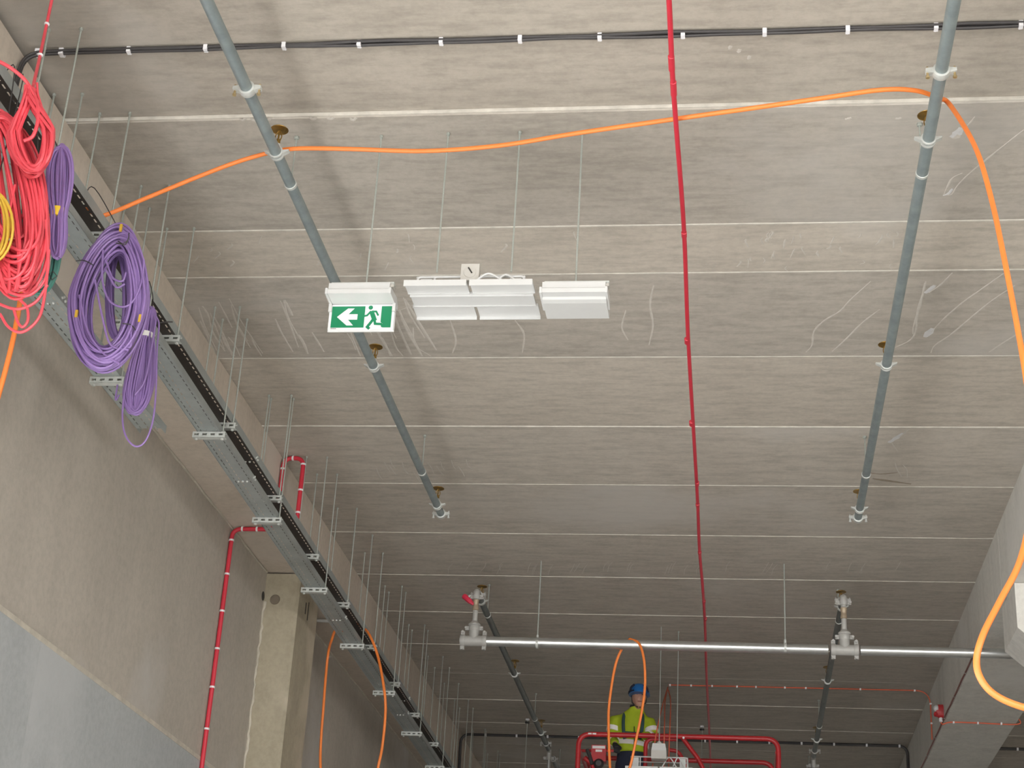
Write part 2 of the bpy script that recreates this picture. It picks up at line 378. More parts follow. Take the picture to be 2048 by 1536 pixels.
def film(pl, wd, m='sheen'):
    sl = slab_at(onz(*pl[0]).y); b = MB(); b.ribbon(sp([onz(x, y) for x, y in pl], 3), wd, sl[2]-.0008)
    b.build('film_patch' if m == 'sheen' else 'brown_stain', M[m], sl[3], fix=False)
for pl, wd in (([(1866,656),(1858,665),(1850,674)], .05), ([(1870,570),(1858,580),(1850,586)], .03), ([(1905,376),(1897,386),(1886,390)], .02), ([(1924,254),(1914,266),(1904,274)], .055), ([(1806,866),(1792,876),(1778,885)], .04)): film(pl, wd)
film([(1745,957),(1780,962),(1822,968)], .035, 'stain'); film([(1730,944),(1760,948),(1795,945)], .02, 'stain')

# ------------------------------------------------------------------ sprinkler pipes
ZP = 6.27; RP = .030
def coupling_mb(y, x, z, r, axis='y', wd=.045, ear=.052, bolt=True):
    b = MB(); R = r+.012
    ax = {'y': (0,1,0), 'x': (1,0,0), 'z': (0,0,1)}[axis]
    o = V((x, y, z))-V(ax)*wd/2
    b.lathe([(r*.98, 0), (R*.94, .002), (R, wd*.3), (R, wd*.7), (R*.94, wd-.002), (r*.98, wd)], o, ax, 18)
    for s in (-1, 1):
        if axis == 'y': b.prism([(R*.75, -.016), (R+ear*.55, -.006), (R+ear*.55, .012), (R*.75, .016)], lambda u, v, a: (x+s*u, a, z+v), y-wd*.35, y+wd*.35)
        elif axis == 'z': b.box(min(x+s*R*.8, x+s*(R+ear*.55)), max(x+s*R*.8, x+s*(R+ear*.55)), y-.014, y+.014, z-wd*.4, z+wd*.4)
        else: b.box(x-wd*.4, x+wd*.4, y-.014, y+.014, min(z+s*R*.8, z+s*(R+ear*.55)), max(z+s*R*.8, z+s*(R+ear*.55)))
    return b, R+ear*.38
def coupling(par, y, x, z, r, axis='y', m='band', bm='zinc'):
    b, e = coupling_mb(y, x, z, r, axis); o = b.build('coupling', M[m], par, True)
    for s in (-1, 1):
        q = MB()
        if axis == 'y': q.cyl((x+s*e, y, z-.034), (x+s*e, y, z+.026), .006, 8); q.lathe([(.010, 0), (.010, .010)], (x+s*e, y, z-.036), n=6)
        elif axis == 'z': q.cyl((x+s*e, y-.032, z), (x+s*e, y+.03, z), .007, 8); q.lathe([(.013, 0), (.013, .012)], (x+s*e, y-.038, z), (0,1,0), 6)
        else: q.cyl((x, y-.032, z+s*e), (x, y+.03, z+s*e), .007, 8); q.lathe([(.013, 0), (.013, .012)], (x, y-.038, z+s*e), (0,1,0), 6)
        q.build('bolt', M[bm], o)
    return o
def outlet(par, y, x, sgn):
    "mechanical outlet strap with its upright sprinkler"
    b = MB(); R = RP+.008
    b.lathe([(RP, 0), (R, .001), (R, .012), (RP, .013)], (x, y-.02, ZP), (0,1,0), 18)
    b.lathe([(RP, 0), (R, .001), (R, .012), (RP, .013)], (x, y+.007, ZP), (0,1,0), 18)
    for s in (-1, 1): b.prism([(R*.8, -.012), (R+.026, .006), (R+.030, .014), (R*.8, .012)], lambda u, v, a: (x+s*u, a, ZP+v), y-.014, y+.014)
    b.lathe([(.020, 0), (.020, .016), (.014, .018), (.014, .03)], (x, y, ZP+RP-.004), n=12)
    b.build('outlet_strap', M['band'], par, True)
    h = MB().lathe([(.012, 0), (.013, .02), (.009, .024), (.009, .034), (.005, .038), (.005, .085)], (x, y, ZP+RP+.022), n=10).build('sprinkler_head', M['brass'], par, True)
    z0 = ZP+RP+.046
    f = MB()
    for s in (-1, 1): f.tube(bend([(x+s*.010, y, z0), (x+s*.019, y, z0+.03), (x+s*.004, y, z0+.062)], .02), .003, 6)
    f.build('head_frame', M['brass'], h, True)
    MB().lathe([(.005, 0), (.044, .004), (.047, .001), (.048, .003), (.044, .007), (.004, .007)], (x, y, z0+.066), n=24).build('deflector', M['brass'], h, True)
def strap(par, y, x, top=None, m='rod'):
    "band hanger on a threaded rod from the slab"
    b = MB().lathe([(RP, 0), (RP+.0035, .001), (RP+.0035, .02), (RP, .021)], (x, y-.01, ZP), (0,1,0), 18)
    b.box(x-.012, x+.012, y-.008, y+.008, ZP+RP, ZP+RP+.012); b.build('hanger_band', M['band'], par, True)
    zt = slab_at(y)[2]
    MB().cyl((x, y, ZP+RP), (x, y, zt), .005, 8).build('hanger_rod', M[m], par, True)
    MB().lathe([(.012, 0), (.014, .002), (.014, .016), (.012, .016)], (x, y, zt-.017), n=8).build('rod_anchor', M[m], par, True)
def sprinkler_pipe(x, label, sg):
    t = thing('sprinkler_pipe', label, 'pipe', (x, 7, ZP-RP), 'grooved sprinkler pipes under the slabs')
    MB().cyl((x, 4.0, ZP), (x, 6.652, ZP), RP, 20).build('pipe_length', M['galv'], t, True)
    MB().cyl((x, 6.658, ZP), (x, 12.66, ZP), RP, 20).build('pipe_length', M['galv'], t, True)
    coupling(t, 6.655, x, ZP, RP)
    for y in (7.235, 9.84, 12.44): outlet(t, y, x, sg)
    for y in (7.545, 11.72): strap(t, y, x)
    o = coupling(t, 12.64, x, ZP, RP, bm='band')
    MB().lathe([(RP, 0), (RP+.004, .004), (RP+.004, .018), (RP*.7, .026)], (x, 12.645, ZP), (0,1,0), 18).build('end_cap', M['cast'], t, True)
    return t
sprinkler_pipe(-2.383, 'grey galvanised sprinkler pipe passing above the green exit sign', 1)
sprinkler_pipe(.945, 'grey galvanised sprinkler pipe that the orange conduit drapes over before falling', -1)
ZM = 5.79; RM = .0445; YM = 14.69
mp_ = thing('sprinkler_main', 'bright steel sprinkler main running across below the slabs', 'pipe', (0, YM, ZM-RM))
MB().cyl((-2.44, YM, ZM+.012), (.80, YM, ZM-.006), RM, 22).build('pipe_length', M['steel'], mp_, True)
MB().cyl((1.08, YM, ZM-.008), (6.5, YM, ZM-.03), RM, 22).build('pipe_length', M['steel'], mp_, True)
def tee(par, x, z, cap):
    b = MB().cyl((x-.085, YM, z), (x+.085, YM, z), RM+.004, 20); b.cyl((x, YM, z), (x, YM, z+.10), RM+.001, 18)
    b.build('tee', M['cast'], par, True)
    for s in (-1, 1): coupling(par, YM, x+s*.10, z, RM, 'x', 'cast', 'cast')
    coupling(par, YM, x, z+.115, RM-.004, 'z', 'cast', 'cast')
    MB().lathe([(RM, 0), (RM+.012, .01), (RM+.012, .02), (.026, .05), (.026, .06)], (x, YM, z+.135), n=18).build('reducer', M['cast'], par, True)
tee(mp_, -2.38, ZM+.012, True); tee(mp_, .945, ZM-.008, False)
MB().lathe([(RM+.002, 0), (RM+.002, .025), (.02, .035)], (-2.475, YM, ZM+.012), (-1,0,0), 18).build('end_cap', M['cast'], mp_, True)
for px_, py_ in ((1082, 1120), (1568, 1130)):
    p = onz(px_, py_, ZC)
    MB().cyl((p.x, YM, ZM+RM), (p.x, YM, slab_at(YM)[2]), .006, 8).build('hanger_rod', M['rod'], mp_, True)
    MB().lathe([(RM, 0), (RM+.004, .001), (RM+.004, .022), (RM, .023)], (p.x-.011, YM, ZM), (1,0,0), 18).build('hanger_band', M['band'], mp_, True)
    MB().lathe([(.011, 0), (.011, .03)], (p.x, YM, ZM+RM+.002), n=8).build('hanger_nut', M['band'], mp_, True)
def branch(x, z0, label, lever):
    t = thing('sprinkler_branch', label, 'pipe', (x, YM, z0+.19), 'far sprinkler branches beyond the main')
    MB().cyl((x, YM, z0+.195), (x, YM, z0+.30), .024, 16).build('riser', M['cast'], t, True)
    MB().lathe([(.024, 0), (.029, .004), (.029, .03), (.026, .034), (.026, .07), (.029, .074), (.029, .10), (.024, .104)], (x, YM, z0+.285), n=16).build('ball_valve', M['bronze'], t, True)
    MB().cyl((x, YM, z0+.389), (x, YM, ZP-.06), .024, 16).build('riser', M['cast'], t, True)
    coupling(t, YM, x, ZP-.055, .026, 'z', 'cast', 'cast')
    MB().tube(bend([(x, YM, ZP-.05), (x, YM, ZP), (x, YM+.09, ZP)], .05), .031, 16).build('elbow', M['cast'], t, True)
    coupling(t, YM+.10, x, ZP, RP, 'y', 'cast', 'cast')
    if lever:
        a = V((x-.02, YM-.01, z0+.34)); d = V((-.10, -.005, .085))
        MB().tube([a, a+d*.35, a+d*.9, a+d], [.012, .024, .028, .020], 8).build('valve_lever', M['valve'], t, True)
    MB().cyl((x, YM+.09, ZP), (x, 21.24, ZP), RP, 16).build('pipe_length', M['galvdark'], t, True)
    for y in (14.99, 17.58, 20.3): outlet(t, y, x, 1)
    for y in (15.42, 19.6): strap(t, y, x)
    coupling(t, 20.9, x, ZP, RP, 'y', 'cast', 'cast')
    MB().tube(bend([(x, 21.20, ZP), (x, 21.30, ZP), (x, 21.30, ZP-.09)], .05), .031, 14).build('elbow', M['cast'], t, True)
    coupling(t, 21.30, x, ZP-.10, .026, 'z', 'cast', 'cast')
    MB().cyl((x, 21.30, ZP-.08), (x, 21.30, ZM+.05), .024, 14).build('riser', M['steel'], t, True)
    return t
branch(-2.38, ZM+.012, 'dull grey sprinkler branch rising from the main through a red levered valve', True)
branch(.945, ZM-.008, 'dull grey sprinkler branch rising from the tee in the middle of the main', False)
for x, l in ((-2.38, 'grey sprinkler pipe end beyond the second riser near the tray side'), (.945, 'grey sprinkler pipe end beyond the second riser near the streaked beam')):
    t = thing('sprinkler_pipe', l, 'pipe', (x, 23, ZP-RP)); MB().cyl((x, 21.75, ZP), (x, 27, ZP), RP, 12).build('pipe_length', M['galvdark'], t, True)
    coupling(t, 21.80, x, ZP, RP, 'y', 'cast', 'cast'); strap(t, 22.6, x)
for (a, b_), l in (((1055, 1438), 'bare threaded rod hanging near the riser at the dark end'), ((1404, 1452), 'bare threaded rod hanging behind the lift basket')):
    p = onz(a, b_); t = thing('ceiling_rod', l, 'rod', (p.x, p.y, 5.8))
    zt = slab_at(p.y)[2]; MB().cyl((p.x, p.y, 5.8), (p.x, p.y, zt), .005, 8).build('rod', M['rod'], t, True)
    MB().lathe([(.02, 0), (.026, .004), (.026, .02)], (p.x, p.y, zt-.022), n=10).build('anchor', M['clip'], t, True)
    MB().lathe([(.02, 0), (.03, .004), (.03, .02)], (p.x, p.y, zt-.06), n=10).build('nut', M['black'], t, True)

# ------------------------------------------------------------------ red conduit down the middle
rc = thing('red_conduit', 'long red plastic conduit running lengthwise below the slabs', 'conduit', (-.29, 13, 6.2))
RZ = 6.21
px = [(1330,-90), (1338,0), (1345,150), (1353,260), (1368,460), (1375,650), (1381,760), (1387,860), (1395,1000), (1399,1100), (1405,1170), (1410,1250), (1413,1350), (1418,1450), (1421,1530), (1423,1580)]
rp = [onz(x, y, RZ) for x, y in px]
MB().tube(sp(rp, 6), .0125, 12).build('conduit_length', M['red'], rc, True)
for x, y, ln in ((1344,140,.11), (1348,190,.11), (1368.5,473,.05), (1374,686,.06), (1383,850,.06), (1394.5,970,.06), (1395.5,1012,.05), (1399.5,1107,.05), (1408,1205,.06), (1410.5,1240,.06)):
    p = onz(x, y, RZ); MB().lathe([(.0125, 0), (.0155, .002), (.0155, ln-.002), (.0125, ln)], p-V((0, ln, 0)), (-.004, 1, 0), 12).build('coupler', M['red'], rc, True)
# ------------------------------------------------------------------ black cables with white clips
def clip_part(par, p, ax, m='clip', s=1.):
    b = MB(); x, y, z = p
    if ax == 'x': b.box(x-.012*s, x+.012*s, y-.020*s, y+.016*s, z-.024*s, z+.012*s); b.lathe([(.009*s, 0), (.009*s, .022*s)], (x, y+.026*s, z-.012*s), n=8)
    elif ax == 'y': b.box(x-.018*s, x+.018*s, y-.012*s, y+.012*s, z-.022*s, z+.012*s)
    else: b.box(x-.02*s, x+.012*s, y-.02*s, y+.02*s, z-.012*s, z+.012*s)
    return b.build('cable_clip', M[m], par)
bc = thing('black_cable_bundle', 'bundle of three black cables clipped across the near slab', 'cable', (0, 6.735, ZC))
zb = ZC+.022-.013
for k, (dy, dz) in enumerate(((-.010, 0), (.010, .002), (0, -.010))):
    pts = [(2.12, 6.735+dy, zb+dz), (-3.40, 6.735+dy, zb+dz), (-3.605-dz*.3, 6.70+dy, zb+dz-.03), (-3.615, 6.70+dy*1.2, 6.35), (-3.615, 6.71+dy, 6.0)]
    P = bend(pts, .15)
    P2 = [V((2.145, 6.735+dy, 6.1)), V((2.145, 6.735+dy, zb+dz-.05)), P[0]]
    for a in range(1, 26): P2.append(V((2.1-a*.2, 6.735+dy+.004*math.sin(a*.9+k*2), zb+dz+.003*math.sin(a*1.7+k))))
    P2 += [p for p in P[1:] if p.x < -3.0]
    MB().tube(P2, .0085, 8).build('cable', M['black'], bc, True)
for k in range(13):
    clip_part(bc, (-3.06+.4*k+random.uniform(-.01, .01), 6.735, zb), 'x', s=.85)
clip_part(bc, (-3.42, 6.735, zb), 'x'); clip_part(bc, (-3.54, 6.72, zb-.01), 'x')
fc = thing('black_cable', 'single thick black cable clipped across the dark far slabs', 'cable', (0, 21.77, ZC))
za = ZC-.018
MB().tube(bend([(-3.61, 21.8, 5.7), (-3.61, 21.77, za), (2.15, 21.77, za), (2.15, 21.8, 5.99)], .12), .019, 8).build('cable', M['black'], fc, True)
for k in range(14): clip_part(fc, (-3.28+.41*k, 21.765, za), 'x', s=.95)
fc2 = thing('black_cable', 'black cable clipped across the next bay behind the grey beam', 'cable', (5, 21.77, ZC))
MB().cyl((2.95, 21.77, za), (8.7, 21.77, za), .019, 8).build('cable', M['black'], fc2, True)
for k in range(4): clip_part(fc2, (3.1+.41*k, 21.765, za), 'x', s=.95)

# ------------------------------------------------------------------ orange conduits
RO = .0118
def A(l, fn): return [fn(*q) for q in l]
main = A([(186,440,5.86), (208,431,5.925), (300,393,6.04), (400,352,6.16), (480,322,6.25), (550,303,6.314), (600,297,6.314), (700,298,6.29), (850,302,6.27), (1000,291,6.255), (1150,267,6.25), (1350,238,6.246), (1500,217,6.256), (1640,197,6.28), (1760,180,6.305), (1830,181,6.314), (1876,196,6.314), (1900,210,6.30)], lambda x, y, z: onz(x, y, z))
main = [V((-3.36, 6.7, 5.87)), V((-3.34, 7.05, 5.88)), V((-3.315, 7.22, 5.915))]+main[1:]
main += A([(1950,293,6.62), (1982,395,6.45), (2008,515,6.3), (2034,650,6.2), (2054,770,6.1), (2066,900,6.0), (2062,1020,5.9), (2040,1122,5.8), (2000,1202,5.75), (1966,1270,5.7), (1953,1322,5.7), (1964,1362,5.7), (1997,1394,5.7), (2060,1418,5.7), (2150,1432,5.75), (2260,1440,5.9)], lambda x, y, v: ony(x, y, v))
e = main[-1]; main += [e+V((.4, .1, -.5)), e+V((.5, .1, -1.6)), V((e.x+.5, e.y+.2, .012)), V((e.x+1.4, e.y+.6, .012))]
oc = thing('orange_conduit', 'orange flexible conduit draped over both near sprinkler pipes', 'conduit', (0, 7, 6.2))
MB().tube(sp(main, 8), RO, 10).build('conduit_length', M['orange'], oc, True)
def hang_ring(name, pts, label):
    t = thing(name, label, 'conduit', pts[0]); MB().tube(sp(pts+[pts[0]], 8), RO, 10).build('conduit_loop', M['orange'], t, True); return t
# loop over the upper tray, passing behind the lower tray
YL = 14.2
lp = [V((-3.34, 14.1, 5.77)), onz(722,1252,5.775), ony(738,1268,14.05), ony(755,1310,14.0), ony(767,1370,13.9), ony(771,1420,13.9), ony(765,1490,13.9), ony(755,1540,13.9),
      ony(735,1640,14.0), ony(700,1690,14.0), ony(660,1640,14.0), ony(641,1536,14.1), ony(648,1400,14.1), ony(656,1310,14.1), onx(664,1278,-3.50), onx(672,1260,-3.47), V((-3.445, 14.0, 5.66)), V((-3.42, 14.05, 5.765))]
hang_ring('orange_conduit', lp, 'orange conduit loop slung over the cable trays beyond the column')
lm = [V((-.957, YM+.01, ZM+RM+.016)), ony(1278,1287,14.63), ony(1288,1320,14.60), ony(1290,1370,14.60), ony(1284,1420,14.60), ony(1272,1480,14.60), ony(1258,1540,14.62), ony(1235,1590,14.66), ony(1222,1560,14.7),
      ony(1217,1440,14.76), ony(1222,1380,14.76), ony(1231,1330,14.76), ony(1242,1301,14.76), V((-1.0, YM+.065, ZM+.02))]
hang_ring('orange_conduit', lm, 'orange conduit loop slung over the bright sprinkler main by the worker')
op = [V((-3.345, 6.40, 5.70)), ony(60,440,6.42), ony(52,520,6.42), ony(42,590,6.40), ony(32,650,6.38), ony(20,705,6.36), ony(0,780,6.35), ony(-30,880,6.35), ony(-70,1000,6.35), ony(-110,1150,6.35)]
t = thing('orange_conduit', 'orange conduit end hanging down behind the red cable coils', 'conduit', op[-1]); MB().tube(sp(op, 6), RO, 10).build('conduit_length', M['orange'], t, True)

# ------------------------------------------------------------------ thin alarm cable, sounder, red conduits
ac = thing('alarm_cable', 'thin orange-red cable clipped across the far slabs and down the beam', 'cable', (.6, 19.04, ZC))
zz = slab_at(19.04)[2]-.008
MB().tube(bend([(-.78, 19.04, zz), (2.155, 19.04, zz), (2.155, 19.06, 6.02)], .16), .0075, 8).build('cable', M['thin'], ac, True)
for x, y in ((1340,1369),(1382,1369),(1424,1370),(1474,1371),(1512,1372),(1570,1373),(1612,1374),(1650,1375),(1721,1377),(1830,1379)):
    p = onz(x, y, zz); clip_part(ac, (p.x, 19.04, zz+.004), 'x', s=.75)
for z in (6.42, 6.2): clip_part(ac, (2.16, 19.05, z), 'z', s=.7)
hs = thing('alarm_cable', 'thin orange-red cable tail hanging in strands beside the worker', 'cable', (-.78, 19, 5.1))
st = [[ony(1336,1374,19.0), ony(1328,1400,18.2), ony(1318,1440,17.4), ony(1309,1490,17.3), ony(1303,1560,17.3)],
      [ony(1335,1378,19.0), ony(1330,1405,18.2), ony(1329,1450,17.4), ony(1328,1490,17.3), ony(1327,1560,17.3)],
      [ony(1335,1376,19.0), ony(1341,1400,18.2), ony(1340,1450,17.4), ony(1338,1500,17.3), ony(1337,1560,17.3)]]
for s in st: MB().tube(sp(s, 5), .0065, 6).build('cable_strand', M['thin'], hs, True)
rb = thing('alarm_cable', 'dark red cable following the lower edge of the streaked beam', 'cable', (2.16, 20, 5.97))
MB().tube([(2.163+random.uniform(-.002, .002), 14.1+k*.25, 5.988+random.uniform(-.002, .002)) for k in range(60)], .009, 6).build('cable', M['brownc'], rb, True)
for k in range(9): clip_part(rb, (2.163, 15.2+k*.9, 5.988), 'y', 'greyp', .5)
sd = thing('alarm_sounder', 'red fire alarm sounder with pale dome on the beam edge', 'sounder', (2.15, 18.03, 6.0))
p = V((2.17, 18.03, 6.085))
cap = [(.042*math.cos(a*math.pi/8), (.032 if a <= 8 else -.032)+.042*math.sin(a*math.pi/8)) for a in range(17)]
MB().prism([(p.y+u, p.z+v) for u, v in cap], lambda u, v, a: (2.17-a, u, v), 0, .055).build('back_box', M['railred'], sd, True)
MB().prism([(p.y+u*.85, p.z+v*.85) for u, v in cap], lambda u, v, a: (2.17-a, u, v), .055, .075).build('cover', M['railred'], sd, True)
MB().lathe([(.034, 0), (.032, .014), (.02, .028), (.004, .032)], p+V((-.07, -.012, .03)), (-.8,-.6,0), 14).build('dome', M['signw'], sd, True)
MB().lathe([(.024, 0), (.028, .012), (.026, .013), (.008, .006)], p+V((-.074, -.01, -.035)), (-.8,-.6,0), 14).build('horn', M['railred'], sd, True)
MB().lathe([(.02, 0), (.02, .04), (.014, .045)], p+V((-.03, 0, -.068)), (0,0,-1), 10).build('cable_gland', M['clip'], sd, True)
sc_ = thing('alarm_cable', 'thin orange-red cable leaving the sounder across the beam soffit', 'cable', (2.5, 18.04, 5.97))
MB().tube(sp([(2.14, 18.03, 5.962), (2.165, 18.06, 5.955), (2.24, 18.03, 5.971), (2.5, 18.03, 5.971), (2.93, 18.05, 5.972), (2.935, 18.05, 6.05)], 5), .0075, 8).build('cable', M['thin'], sc_, True)
for x in (2.27, 2.52, 2.76): clip_part(sc_, (x, 18.03, 5.972), 'x', s=.7)
def ring_clip(par, p, ax, rr):
    MB().lathe([(rr*.9, -.008), (rr+.004, -.007), (rr+.004, .007), (rr*.9, .008)], p, ax, 12).build('conduit_clip', M['clip'], par, True)
rw = thing('red_conduit', 'red conduit climbing the wall, crossing the beam and dropping above the tray', 'conduit', (-3.9, 12.17, 3))
YR = 12.17
MB().tube(bend([(WX+.022, YR, 0.0), (WX+.022, YR, 5.955), (-3.615, YR, 5.955), (-3.605, YR-.02, 6.20), (-3.605, YR-.02, ZC-.022), (-3.44, YR-.02, ZC-.022), (-3.44, YR-.02, 6.0)], .075), .0175, 12).build('conduit_length', M['red'], rw, True)
for z in (4.05, 4.36, 4.68, 4.98, 5.28, 5.58, 5.86): ring_clip(rw, (WX+.022, YR, z), (0,0,1), .0175)
for x in (-3.88, -3.76): ring_clip(rw, (x, YR, 5.955), (1,0,0), .0175)
for x in (-3.53,): ring_clip(rw, (x, YR-.02, ZC-.022), (1,0,0), .0175)
for z in (6.50, 6.28, 6.09): ring_clip(rw, (-3.44, YR-.02, z), (0,0,1), .0175)
ring_clip(rw, (-3.605, YR-.02, 6.46), (0,0,1), .0175)
gc = thing('grey_conduit', 'pale grey conduit climbing the wall just past the column', 'conduit', (-3.95, 14.64, 3))
MB().tube(bend([(WX+.018, 14.64, 0), (WX+.018, 14.64, 5.955), (-3.72, 14.66, 5.955)], .11), .016, 10).build('conduit_length', M['conduit'], gc, True)
for z in (5.8, 5.1, 4.4): ring_clip(gc, (WX+.018, 14.64, z), (0,0,1), .016)

# ------------------------------------------------------------------ cable trays, strut brackets and rods
zA = lambda y: 5.847-.0245*max(0, y-8.2)
zB = lambda y: 5.695-.0245*max(0, y-8.5)
zCt = lambda y: 5.46-.0*(y-8.3)
def tray(label, x0, x1, ya, yb, zf, hgt, rows, hw, bm):
    t = thing('cable_tray', label, 'tray', ((x0+x1)/2, (ya+yb)/2, zf((ya+yb)/2)))
    b = MB(); n = int((yb-ya)/.06); W = x1-x0
    edges = [0]
    for r_ in rows: edges += [r_-hw/2, r_+hw/2]
    edges.append(1)
    def quad(u0, u1, v0, v1):
        q = len(b.v)
        for u, v in ((u0, v0), (u1, v0), (u1, v1), (u0, v1)): b.v.append(V((x0+W*u, v, zf(v))))
        b.f.append((q, q+1, q+2, q+3))
    for i in range(0, len(edges)-1, 2):
        for a in range(int(ya*5), int(yb*5)): quad(edges[i], edges[i+1], max(ya, a/5), min(yb, (a+1)/5))
    for i in range(1, len(edges)-1, 2):
        for k in range(n):
            a = ya+k*.06; quad(edges[i], edges[i+1], a, a+.026)
    b.build('perforated_base', M[bm], t, fix=False)
    for x, s in ((x0, 1), (x1, -1)):
        q = MB(); q.prism([(x, 0), (x+s*.0015, 0), (x+s*.0015, hgt-.002), (x+s*.010, hgt-.002), (x+s*.010, hgt), (x, hgt)], lambda u, v, a: (u, a, zf(a)+v), ya, min(8.2, yb))
        if yb > 8.3: q.prism([(x, 0), (x+s*.0015, 0), (x+s*.0015, hgt-.002), (x+s*.010, hgt-.002), (x+s*.010, hgt), (x, hgt)], lambda u, v, a: (u, a, zf(a)+v), 8.2, yb)
        q.build('side_flange', M['tray'], t)
    y = ya+1.35
    while y < yb:
        q = MB()
        for k in range(3):
            q.lathe([(.008, 0), (.008, .006), (.003, .010)], (x1, y+.02*(k-1), zf(y)+.018+.014*(k % 2)), (1,0,0), 8)
            q.lathe([(.008, 0), (.008, .006), (.003, .010)], (x0+W*.5+.03*(k-1), y, zf(y)), (0,0,-1), 8)
        q.build('splice_bolts', M['band'], t)['kind'] = 'stuff'
        y += 3.0
    return t
tray('galvanised perforated upper cable tray along the edge beam', -3.418, -3.262, 3.0, 26, zA, .06, [.30, .86], .05, 'trayshade')
tray('galvanised perforated lower cable tray below the upper one', -3.417, -3.263, 3.0, 26, zB, .045, [.16, .40, .84], .035, 'tray')
tray('short galvanised cable tray close to the beam, ending behind the purple coils', -3.615, -3.455, 3.0, 9.08, zCt, .05, [.2, .5, .8], .045, 'tray')
_ch = {}
def bracket(xa, xb, y, z, label, group):
    "slotted strut on two threaded rods, the slotted web facing the front"
    t = thing('tray_bracket', label, 'bracket', ((xa+xb)/2, y, z-.042), group)
    L_ = xb-xa+.045
    if 'm' not in _ch or abs(_ch['l']-L_) > 1e-6:
        b = MB(); x0 = (xa+xb)/2-L_/2; ns = 4; pitch = L_/ns
        yf = y-.0205; z0 = z-.042; z1 = z-.001
        b.box(x0, x0+L_, yf, yf+.0025, z0, z0+.014); b.box(x0, x0+L_, yf, yf+.0025, z1-.014, z1)
        for k in range(ns+1):
            c0 = x0+k*pitch-.012; c1 = x0+k*pitch+.012
            b.box(max(c0, x0), min(c1, x0+L_), yf, yf+.0025, z0+.014, z1-.014)
        b.box(x0, x0+L_, yf, y+.0205, z0, z0+.0025); b.box(x0, x0+L_, yf, y+.0205, z1-.0025, z1)
        b.box(x0, x0+L_, y+.018, y+.0205, z0, z0+.008); b.box(x0, x0+L_, y+.018, y+.0205, z1-.008, z1)
        o = b.build('strut_channel', M['strut'], t); _ch['m'] = o; _ch['l'] = L_
    else: share(_ch['m'], 'strut_channel', t, (0, 0, 0))
    zt = slab_at(y)[2]
    for x in (xa, xb):
        MB().cyl((x, y, z-.055), (x, y, zt), .0052, 6).build('threaded_rod', M['rod'], t, True)
        MB().lathe([(.010, 0), (.010, .009)], (x, y, z-.052), n=6).build('nut', M['band'], t)
        MB().lathe([(.0095, 0), (.0095, .016)], (x, y, zt-.017), n=8).build('rod_anchor', M['rod'], t)
    return t
LA = 'slotted strut bracket under the upper cable tray, clear of coils and conduits'
LB = 'slotted strut bracket under the lower cable tray, clear of coils and conduits'
yA = [7.31, 8.51, 9.73, 10.97, 12.17, 13.33, 14.51, 15.7, 16.82, 18.03, 19.2, 20.4, 21.6, 22.8]
yB = [6.56, 8.02, 9.55, 11.03, 12.54, 14.02, 15.5, 17.02, 18.5, 20.0, 21.5, 23.0]
SA = {7.31: 'slotted strut bracket of the upper tray hidden behind the big purple coil', 8.51: 'slotted strut bracket of the upper tray just past the white-taped purple hank',
      12.17: 'slotted strut bracket of the upper tray below the red conduit drop', 14.51: 'slotted strut bracket of the upper tray inside the orange conduit loop'}
SB = {6.56: 'slotted strut bracket of the lower tray behind the yellow-taped purple hank', 8.02: 'slotted strut bracket of the lower tray behind the white-taped purple hank',
      11.03: 'slotted strut bracket of the lower tray just above the red conduit bend', 12.54: 'slotted strut bracket of the lower tray beside the column head',
      14.02: 'slotted strut bracket of the lower tray where the orange loop hangs', 15.5: 'slotted strut bracket of the lower tray crossed by the orange loop'}
SC = {5.9: 'slotted strut bracket of the short tray behind the red coils', 7.12: 'slotted strut bracket of the short tray between red and purple coils', 8.27: 'slotted strut bracket of the short tray just under the big purple coil'}
for y in yA: bracket(-3.425, -3.255, y, zA(y), SA.get(y, LA), 'brackets of the upper cable tray')
for y in yB: bracket(-3.425, -3.255, y, zB(y), SB.get(y, LB), 'brackets of the lower cable tray')
for y in SC: bracket(-3.612, -3.455, y, zCt(y), SC[y], 'brackets of the short tray')

# ------------------------------------------------------------------ cable coils hanging on the trays
def loops(b, n, Y, fn, r, jit, seg=36, ysp=.05):
    "n windings; fn(t, rnd) gives the pixel of angle t"
    for k in range(n):
        rnd = [random.gauss(0, 1) for _ in range(8)]
        y0 = Y+random.uniform(-ysp, ysp); ph = random.uniform(0, 6.28); P = []
        for i in range(seg):
            t = 2*math.pi*i/seg
            x, y = fn(t, rnd)
            x += jit*math.sin(t*2+ph)*.5; y += jit*math.cos(t*2+ph*1.7)*.5
            P.append(ony(x, y, y0+min(.03, ysp)*math.sin(t+ph)))
        b.tube(P, r, 6, closed=True)
    return b
# red: large coil
t = thing('cable_coil', 'large salmon-red cable coil hanging loose at the tray end', 'cable coil', (-3.2, 6.2, 4.9), 'coils of cable hung on the trays')
def f_red(t_, q):
    a = 66-abs(q[0])*20; b_ = 172-abs(q[1])*20+q[4]*5; cx = 15+q[2]*7; top = 236+q[3]*7
    x = math.sin(t_); y = -math.cos(t_); k = 1+.16*y
    return cx+max(a, 16)*x*k+18*y, top+b_*(1+y)
loops(MB(), 96, 5.92, f_red, .0076, 7, 40).build('windings', M['redcoil'], t, True)
b = MB()
for pl in ([(0,628),(18,655),(45,664),(75,640),(88,600),(96,520),(92,440)], [(28,620),(36,645),(46,654),(56,640),(54,615),(40,600)], [(-10,560),(20,585),(60,590),(92,555),(98,500)],
           [(30,370),(22,410),(10,470),(8,520)], [(60,480),(45,510),(38,540),(30,580)], [(-20,600),(30,618),(70,605),(95,570)]):
    b.tube(sp([ony(x, y, 5.85) for x, y in pl], 6), .0062, 6)
